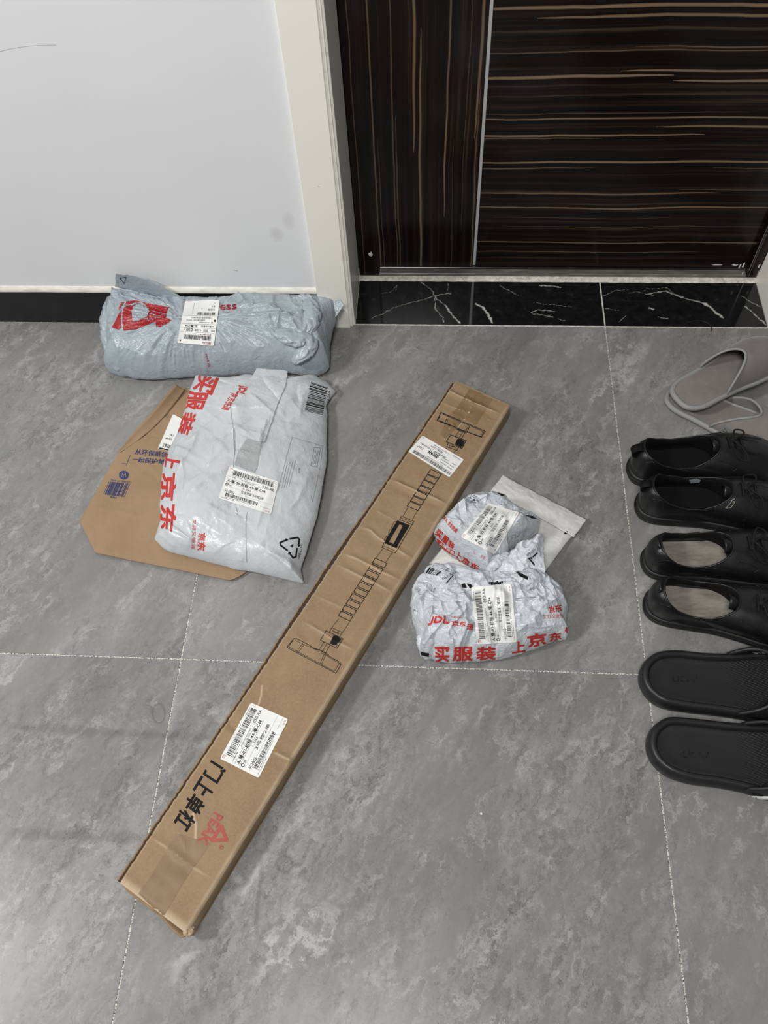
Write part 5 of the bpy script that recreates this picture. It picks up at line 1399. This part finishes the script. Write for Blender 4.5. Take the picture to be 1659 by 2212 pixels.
def leather_shoe(px, py, ang, mirror, label, style, L=.288):
    fr = Frame(px, py, .018, ang, mirror)
    t = thing('leather_shoe', fr(np.array([L * .4, 0, 0])), label, 'shoe', 'black leather shoes in a row')
    N = 150
    O = smooth_curve(SOLE * L, N, True)
    x = O[:, 0]
    # sole with rounded wall
    low = np.interp(x, [0, .22 * L, .30 * L, .45 * L, .75 * L, L], [0, 0, 0, 0.0, 0.0, .007])
    def lay(d, z): 
        r = np.zeros((N, 3)); r[:, :2] = inset(O, d); r[:, 2] = z + (low if z < .01 else 0); return r
    th = .025 if style == 0 else .022
    sole = loft('sole', [lay(.006, .0008), lay(-.0015, .003), lay(-.0038, .008), lay(-.0042, th * .6), lay(-.0030, th - .003), lay(0.0, th), lay(.004, th + .0005)], M_rubber, t, fr, True, True)
    for zz in (th * .45, th * .75):
        g = np.zeros((N, 3)); g[:, :2] = inset(O, -.0042); g[:, 2] = zz
        tube('sole_groove', fr(g), .0006, M_leather, t, 5, True)
    # collar loop
    K = np.array([(.036, 0), (.050, .052), (.09, .090), (.18, .112), (.30, .120), (.42, .118), (.52, .098), (.590, .056), (.605, 0), (.590, -.056), (.52, -.102), (.42, -.124), (.30, -.126), (.18, -.115), (.09, -.092), (.050, -.054)]) * L
    K[:, 0] = (.052 if style else .044) * L + (K[:, 0] - .036 * L) * (.77 if style else .86)
    K = smooth_curve(K, N, True)
    xk = .04 * L + (K[:, 0] - K[:, 0].min()) / (K[:, 0].max() - K[:, 0].min()) * .545 * L
    kz = np.interp(xk, np.array([.04, .08, .16, .28, .40, .50, .585]) * L, [.086, .083, .070, .062, .066, .078, .092]) if style == 0 else np.interp(xk, np.array([.04, .08, .16, .28, .40, .50, .585]) * L, [.080, .074, .061, .054, .058, .068, .078])
    rings = []
    nR = 26
    for i in range(nR):
        th_ = math.pi / 2 * i / (nR - 1)
        w = 1 - math.cos(th_); zz = math.sin(th_)
        r = np.zeros((N, 3))
        r[:, :2] = O + (K - O) * w
        # outward swelling low on the sides, instep ridge
        r[:, :2] += (O - O.mean(0)) / np.linalg.norm(O - O.mean(0), axis=1)[:, None] * .0035 * math.sin(math.pi * min(1, i / (nR - 1) * 1.2))
        r[:, 2] = th + (kz - th) * zz
        fx = np.clip((r[:, 0] / L - .58) / .42, 0, 1)
        r[:, 2] *= 1 - .10 * fx
        r[:, 2] += .0016 * np.sin(r[:, 0] * 260 + r[:, 1] * 60) * np.exp(-((r[:, 0] / L - .70) / .05) ** 2) * zz          # walking creases
        rings.append(r)
    upper = loft('upper', rings, M_leather, t, fr)
    # lining down to the insole
    def kin(d, dz=None, z=None):
        r = np.zeros((N, 3)); r[:, :2] = inset(K, d); r[:, 2] = kz + dz if z is None else z; return r
    lin = [rings[-1], kin(.0016, .0012), kin(.0034, -.0006), kin(.0036, -.012), kin(.001, z=.045), kin(-.003, z=th + .006)]
    loft('lining', lin, M_lining, t, fr)
    ins = [kin(-.003, z=th + .0065), kin(.010, z=th + .0050)]
    P = np.vstack([fr(ins[0]), fr(ins[1]), fr(np.array([[.3 * L, 0, th + .0045]]))]); F = grid_faces(2, N, True) + [(N + j, N + (j + 1) % N, 2 * N) for j in range(N)]
    io = mk('insole', P, F, M_insole if style else M_insole_dark, t, True, label='worn grey leather insole' if style else None); fix_normals(io)
    tube('collar_piping', fr(np.c_[inset(K, .0012), kz + .0006]), .0014, M_leather, t, 8, True)
    bv = bvh_of(upper)
    def drop(x, y, up=.0012):
        p = fr(np.array([x, y, .2])); h, nn, i, d = bv.ray_cast(Vector(p), Vector((0, 0, -1)), .3)
        return np.array(h) + np.array((0, 0, up)) if h is not None else np.array([p[0], p[1], .06])
    # seams: heel counter, quarter edge, toe seam
    def seam(pts, r=.0008, name='seam'):
        c = smooth_curve(np.array([drop(a * L, b * L, .0003) for a, b in pts]), 40); tube(name, c, r, M_leather, t, 5)
    for sg in (1, -1):
        seam([(.045, sg * .082), (.10, sg * .100), (.125, sg * .116)]); seam([(.50, sg * .11), (.58, sg * .13), (.62, sg * .150), (.60, sg * .160)])
        seam([(.60, sg * .028), (.66, sg * .032), (.72, sg * .030)])
    # tongue
    tg = []
    for i in range(12):
        a = i / 11
        for j in range(9):
            b = (j / 8 - .5) * 2
            tg.append((L * ((.475 if style == 0 else .43) + .15 * a), b * L * (.052 - .012 * a), (.088 if style == 0 else .076) - .012 * b * b + .006 * (1 - a) - .010 * a))
    to = mk('tongue', fr(np.array(tg)), grid_faces(12, 9), M_leather, t); md = to.modifiers.new('thick', 'SOLIDIFY'); md.thickness = .0022
    # laces: bars, bow loops and ends
    for i, xx in enumerate((.585, .625, .665)):
        c = smooth_curve(np.array([drop(xx * L, y * L, .0022) for y in (-.050, -.025, 0, .025, .050)]), 16); tube('lace', c, .0020, M_lace, t, 7, flat=.6)
    kx = .60 * L
    k0 = drop(kx, 0, .006)
    def bow(pts, name='lace', r=.0017):
        c = []
        for (dx, dy, dz) in pts:
            g = drop(kx + dx, dy, .003); c.append((g[0], g[1], max(g[2], k0[2] - .016) + dz))
        tube(name, smooth_curve(np.array(c), 46), r, M_lace, t, 7, flat=.7)
    s1 = 1 if not mirror else -1
    bow([(0, 0, .004), (-.006, -.016, .010), (.006, -.034, .006), (.022, -.038, .003), (.022, -.024, .004), (.008, -.008, .005), (0, 0, .004)], 'lace_loop')
    bow([(0, 0, .004), (.004, .014, .010), (.016, .030, .007), (.030, .030, .003), (.026, .016, .004), (.010, .005, .005), (0, 0, .004)], 'lace_loop')
    bow([(0, 0, .004), (.012, -.012, .004), (.030, -.020, .001), (.052, -.024, 0)]); bow([(0, 0, .004), (.014, .008, .004), (.036, .012, .001), (.060, .010, 0)])
    kn = []
    for i in range(7):
        for j in range(10):
            a = math.pi * i / 6; b = 2 * math.pi * j / 10; kn.append(k0 + np.array((.005 * math.sin(a) * math.cos(b), .0055 * math.sin(a) * math.sin(b), .0035 * math.cos(a))))
    mk('lace_knot', kn, grid_faces(7, 10, True), M_lace, t)
    if style == 0:
        # pull loop on the heel
        pl = []
        for a in np.linspace(0, math.pi * 1.15, 16):
            for y in (-.008, .008): pl.append((.008 - .012 * math.sin(a) - .004, y, .076 + .011 * -math.cos(a) + .002))
        po = mk('pull_loop', fr(np.array(pl)), grid_faces(16, 2), M_lining, t); md = po.modifiers.new('thick', 'SOLIDIFY'); md.thickness = .0014
    else:
        hs = []
        for i in range(10):
            a = i / 9
            for y in (-.009, -.003, .003, .009): hs.append((.0095 - .0075 * math.sin(a * 1.8) - abs(y) * -.25, y, .084 - .050 * a + .001))
        ho = mk('heel_strip', fr(np.array(hs)), grid_faces(10, 4), M_leather, t); md = ho.modifiers.new('thick', 'SOLIDIFY'); md.thickness = .0022
    t['_fr'] = 0; del t['_fr']
    return t, fr, L
S1 = leather_shoe(1360, 1014, 5.0, False, 'black leather lace-up shoe with heel loop next to the grey slippers', 0)
S2 = leather_shoe(1377, 1088, -3.8, True, 'black leather lace-up shoe with a pale tag inside the opening', 0)
S3 = leather_shoe(1391, 1212, 3.0, False, 'black leather shoe with worn grey insole, farther one of its pair', 1)
S4 = leather_shoe(1396, 1300, -9.0, True, 'black leather shoe with worn grey insole beside the slide sandals', 1)
t = S2[0]
bl = bvh_of(*[o for o in t.children if o.name.split('.')[0] in ('lining', 'upper', 'insole')])
k = Ink(); k.poly(c_shoe1([(770, 1642), (850, 1630), (905, 1646), (888, 1672), (790, 1682)])); k.lay('size_tag', bl, .0008, mat('pale_tag', (.20, .22, .24), .6), t, 5, label='pale printed tag inside the shoe')
k = Ink(); k.line(c_shoe1([(1185, 1960), (1230, 1915), (1248, 1890), (1255, 1870), (1282, 1860)]), .9); k.line(c_shoe1([(1188, 1962), (1242, 1958), (1260, 1930), (1288, 1890), (1265, 1892)]), .9)
k.lay('side_emblem', bl, .0008, mat('pale_gold_print', (.42, .40, .34), .4), t, 5, label='thin pale emblem outline')

# --- fabric slippers
def slipper(px, py, z, ang, mirror, label, L=.275, tilt=0.0, op=.56, dip=.22):
    fr0 = Frame(px, py, z, ang, mirror)
    def fr(P, dz=0.0):
        P = np.array(P, float); P = P.copy(); P[..., 2] = P[..., 2] + z + tilt * P[..., 0]
        return fr0(P)
    t = thing('slipper', fr(np.array([L * .4, 0, -z if tilt == 0 else -z])), label, 'slipper', 'grey fabric slippers')
    N = 120
    S = np.array([(0, 0), (.010, .075), (.05, .120), (.13, .150), (.28, .152), (.45, .158), (.62, .178), (.78, .178), (.90, .140), (.97, .075), (1.0, 0), (.975, -.08), (.91, -.15), (.79, -.192), (.62, -.190), (.45, -.168), (.28, -.155), (.13, -.150), (.05, -.120), (.010, -.075)]) * L
    O = smooth_curve(S, N, True)
    def lay(d, zz):
        r = np.zeros((N, 3)); r[:, :2] = inset(O, d); r[:, 2] = zz; return r
    loft('sole', [lay(.004, .0008), lay(0, .002), lay(0, .008), lay(.002, .010)], M_piping, t, fr, True, False)
    tube('sole_piping', fr(lay(.0015, .0095)), .0058, M_piping, t, 10, True, label='pale grey piping around the sole')
    rs = [lay(.004, .0125), lay(.010, .0128)]
    for k_ in (.8, .55, .3): 
        r = scaled(inset(O, .010), k_, .0122, (.45 * L, 0)); r[:, 2] += .0012 * noise2(r[:, 0] * 35, r[:, 1] * 35, 6); rs.append(r)
    loft('insole', rs, M_felt, t, fr, False, True)
    # upper over the front
    nu, nv = 41, 40
    hw_l = lambda x: np.interp(x, np.r_[O[:N // 2, 0]], np.r_[np.abs(O[:N // 2, 1])])
    top = O[O[:, 1] >= 0]; top = top[np.argsort(top[:, 0])]; bot = O[O[:, 1] <= 0]; bot = bot[np.argsort(bot[:, 0])]
    U = np.linspace(-1, 1, nu); R = np.zeros((nv, nu, 3))
    for i in range(nv):
        v = i / (nv - 1)
        for j, u in enumerate(U):
            xo = L * (op - dip * abs(u) ** 1.7)
            x_ = xo + (L * .995 - xo) * (v ** .9)
            yl = np.interp(x_, top[:, 0], top[:, 1]); yr = np.interp(x_, bot[:, 0], bot[:, 1])
            y_ = u * (yl if u > 0 else -yr)
            h = np.interp(x_ / L, [.3, .45, .56, .75, .9, 1.0], [.046, .052, .053, .044, .030, .006])
            R[i, j] = (x_, y_ * (1 + .03 * (1 - abs(u))), .010 + h * (1 - abs(u) ** 2.6) ** .75 + (.004 * (1 - v) * (abs(u) < .98)))
    u_ = mk('upper', fr(R).reshape(-1, 3), grid_faces(nv, nu), M_felt, t); fix_normals(u_); md = u_.modifiers.new('thick', 'SOLIDIFY'); md.thickness = .0025
    tube('edge_piping', fr(R[0]), .0026, M_piping, t, 8, label='pale piping on the opening')
    return t, fr, L, R
pB = slipper(1443, 852, .002, -33, False, 'grey fabric slipper lying flat beneath the other slipper', .262, 0.0, .68, .28)
pA = slipper(1461, 872, .030, 32, True, 'grey fabric slipper lying on top of the other slipper', .265, 0.02, .55, .22)
t, fr, L, R = pB
tagp = fr(np.array([(.140, -.048, .020), (.162, -.050, .020), (.163, -.060, .013), (.141, -.058, .013)]))
q = c_shoe1([(1165, 1030), (1272, 1100), (1245, 1145), (1130, 1078)])
BT = bvh_of(*[o for o in t.children if o.name.split('.')[0] in ('upper', 'sole_piping')])
kk = Ink(); kk.poly(q); tg_ = kk.lay('woven_tag', BT, .0012, M_tag, t, 6)
if tg_:
    kk = Ink(); kk.line(c_shoe1([(1150, 1085), (1165, 1100), (1190, 1108), (1215, 1118), (1195, 1095), (1172, 1062)]), .8); kk.lay('tag_print', BT, .002, M_ink, tg_, 6)

# --- slide sandals
def slide(px, py, ang, mirror, label, L=.300):
    fr = Frame(px, py, .020, ang, mirror)
    t = thing('slide_sandal', fr(np.array([L * .4, 0, 0])), label, 'sandal', 'black slide sandals')
    N = 160
    S = np.array([(0, 0), (.012, .058), (.045, .108), (.11, .150), (.22, .168), (.36, .164), (.50, .170), (.64, .188), (.78, .192), (.89, .160), (.965, .090), (1.0, 0), (.975, -.085), (.91, -.155), (.80, -.200), (.66, -.205), (.52, -.188), (.38, -.175), (.24, -.168), (.11, -.152), (.045, -.110), (.012, -.060)]) * L
    O = smooth_curve(S, N, True)
    hr = np.interp(O[:, 0], np.array([0, .1, .25, .45, .7, 1]) * L, [.036, .037, .034, .032, .030, .030])
    def lay(d, z, rel=False):
        r = np.zeros((N, 3)); r[:, :2] = inset(O, d); r[:, 2] = (hr + z) if rel else z; return r
    loft('sole', [lay(.007, .0008), lay(.002, .003), lay(-.0008, .010), lay(-.0012, .018), lay(.0004, -.006, True), lay(.004, -.0012, True), lay(.0075, 0, True), lay(.0105, -.0012, True), lay(.0125, -.005, True), lay(.0135, -.0075, True)], M_foam, t, fr, True, False)
    rs = [lay(.0134, -.0076, True), lay(.0155, -.0072, True), lay(.019, -.0085, True)]
    base = inset(O, .019)
    for k_ in (.85, .7, .55, .4, .25, .1):
        r = scaled(base, k_, 0, (.45 * L, -.003)); r[:, 2] = np.interp(r[:, 0], np.array([0, .1, .25, .45, .7, 1]) * L, [.036, .037, .034, .032, .030, .030]) - .0085 - .002 * (1 - k_); rs.append(r)
    fb = loft('footbed', rs, M_footbed, t, fr, False, True)
    P = np.vstack(rs); gv = np.clip((P[:, 0] / L - .42) / .2, 0, 1)
    ca = fb.data.color_attributes.new('grip', 'FLOAT_COLOR', 'POINT'); ca.data.foreach_set('color', np.repeat(gv[:, None], 4, 1).ravel().astype(np.float32))
    top = O[O[:, 1] >= 0]; top = top[np.argsort(top[:, 0])]; bot = O[O[:, 1] <= 0]; bot = bot[np.argsort(bot[:, 0])]
    nu, nv = 49, 26; U = np.linspace(-1, 1, nu); R = np.zeros((nv, nu, 3))
    for i in range(nv):
        v = i / (nv - 1)
        for j, u in enumerate(U):
            xo = L * (.69 - .20 * abs(u) ** 2.4); xe = L * (.96 - .10 * abs(u) ** 2)
            x_ = xo + (xe - xo) * v
            yl = np.interp(x_, top[:, 0], top[:, 1]); yr = np.interp(x_, bot[:, 0], bot[:, 1])
            a = u * math.pi / 2
            y_ = math.sin(a) * (yl if u > 0 else -yr) * .955
            h = np.interp(v, [0, .3, 1], [.050, .052, .036])
            zb_ = np.interp(abs(u), [0, .8, 1], [.030, .030, .026])
            R[i, j] = (x_, y_ * 1.012, zb_ + h * max(0.0, math.cos(a)) ** .8)
    st = mk('strap', fr(R).reshape(-1, 3), grid_faces(nv, nu), M_foam, t); fix_normals(st); md = st.modifiers.new('thick', 'SOLIDIFY'); md.thickness = .005; md.offset = 0
    tube('strap_edge', fr(R[0]), .0034, M_foam, t, 10)
    return t, fr, L, R, fb
D1 = slide(1382, 1465, -1.5, False, 'black slide sandal beside the leather shoes')
D2 = slide(1398, 1606, -7.0, True, 'black slide sandal with white side lettering, nearest the camera')
for (t, fr, L, R, fb), q in ((D1, [(885, 1028), (930, 1030), (960, 1036), (1002, 1038), (1002, 1052), (975, 1052), (935, 1040)]), (D2, [(768, 2050), (790, 2056), (880, 2064), (1002, 2072), (1002, 2092), (900, 2088), (820, 2076), (790, 2066)])):
    bs = bvh_of(*[o for o in t.children if o.name.split('.')[0] in ('sole', 'strap')])
    k = Ink(); k.poly(c_shoe2(q)); k.lay('white_flash', bs, .0034, M_white_print, t, 5, label='white printed flash on the strap')
B2 = bvh_of(*[o for o in D2[0].children if o.name.split('.')[0] in ('sole', 'strap')])
k = Ink(); k.text('URBAN', c_shoe2([(305, 1962), (490, 2012), (488, 2024), (300, 1974)]), .03); k.lay('side_lettering', B2, .0006, M_white_print, D2[0], 5, label='small white lettering on the sole side')
M_emboss = mat('embossed_black', (0.0145, 0.0145, 0.0150), 0.48)
for (t, fr, L, R, fb), q, sm in ((D1, [(312, 1205), (490, 1208), (490, 1250), (312, 1250)], (345, 1185)), (D2, [(390, 1755), (570, 1762), (566, 1802), (388, 1795)], (420, 1735))):
    k = Ink(); k.text('LICFU', c_shoe2(q), .02)
    k.lay('embossed_mark', bvh_of(fb), .0006, M_emboss, t, 5)

# --- crumbs and a shred on the floor
M_crumb = mat('white_crumb', (.75, .74, .70), .8)
M_shred = mat('black_shred', (.008, .008, .008), .6)
def crumb(px, py, r, label, m=M_crumb):
    p = at(px, py, 0); v = []
    for i in range(5):
        for j in range(7):
            a = math.pi * i / 4; b = 2 * math.pi * j / 7; rr = r * (1 + .3 * float(noise2(i * 1.3, j * 1.7, 3)))
            v.append((p[0] + rr * math.sin(a) * math.cos(b), p[1] + rr * math.sin(a) * math.sin(b), r * .7 + .7 * rr * math.cos(a)))
    mk('crumb', v, grid_faces(5, 7, True), m, None, True, loc=(p[0], p[1], 0), label=label, cat='crumb')
crumb(1040, 1758, .0022, 'tiny white crumb alone on the floor right of the long box')
sh = at(*[np.array(q, float) for q in zip(*c_sill([(1345, 318), (1390, 312), (1425, 322), (1440, 342), (1436, 352)]))], 0.002)
V, F = tube_geo(smooth_curve(sh, 30), .0009, 6)
mk('rubber_shred', V, F, M_shred, None, True, loc=(float(sh[2][0]), float(sh[2][1]), 0.0), label='thin black shred lying across the edge of the marble sill', cat='shred')
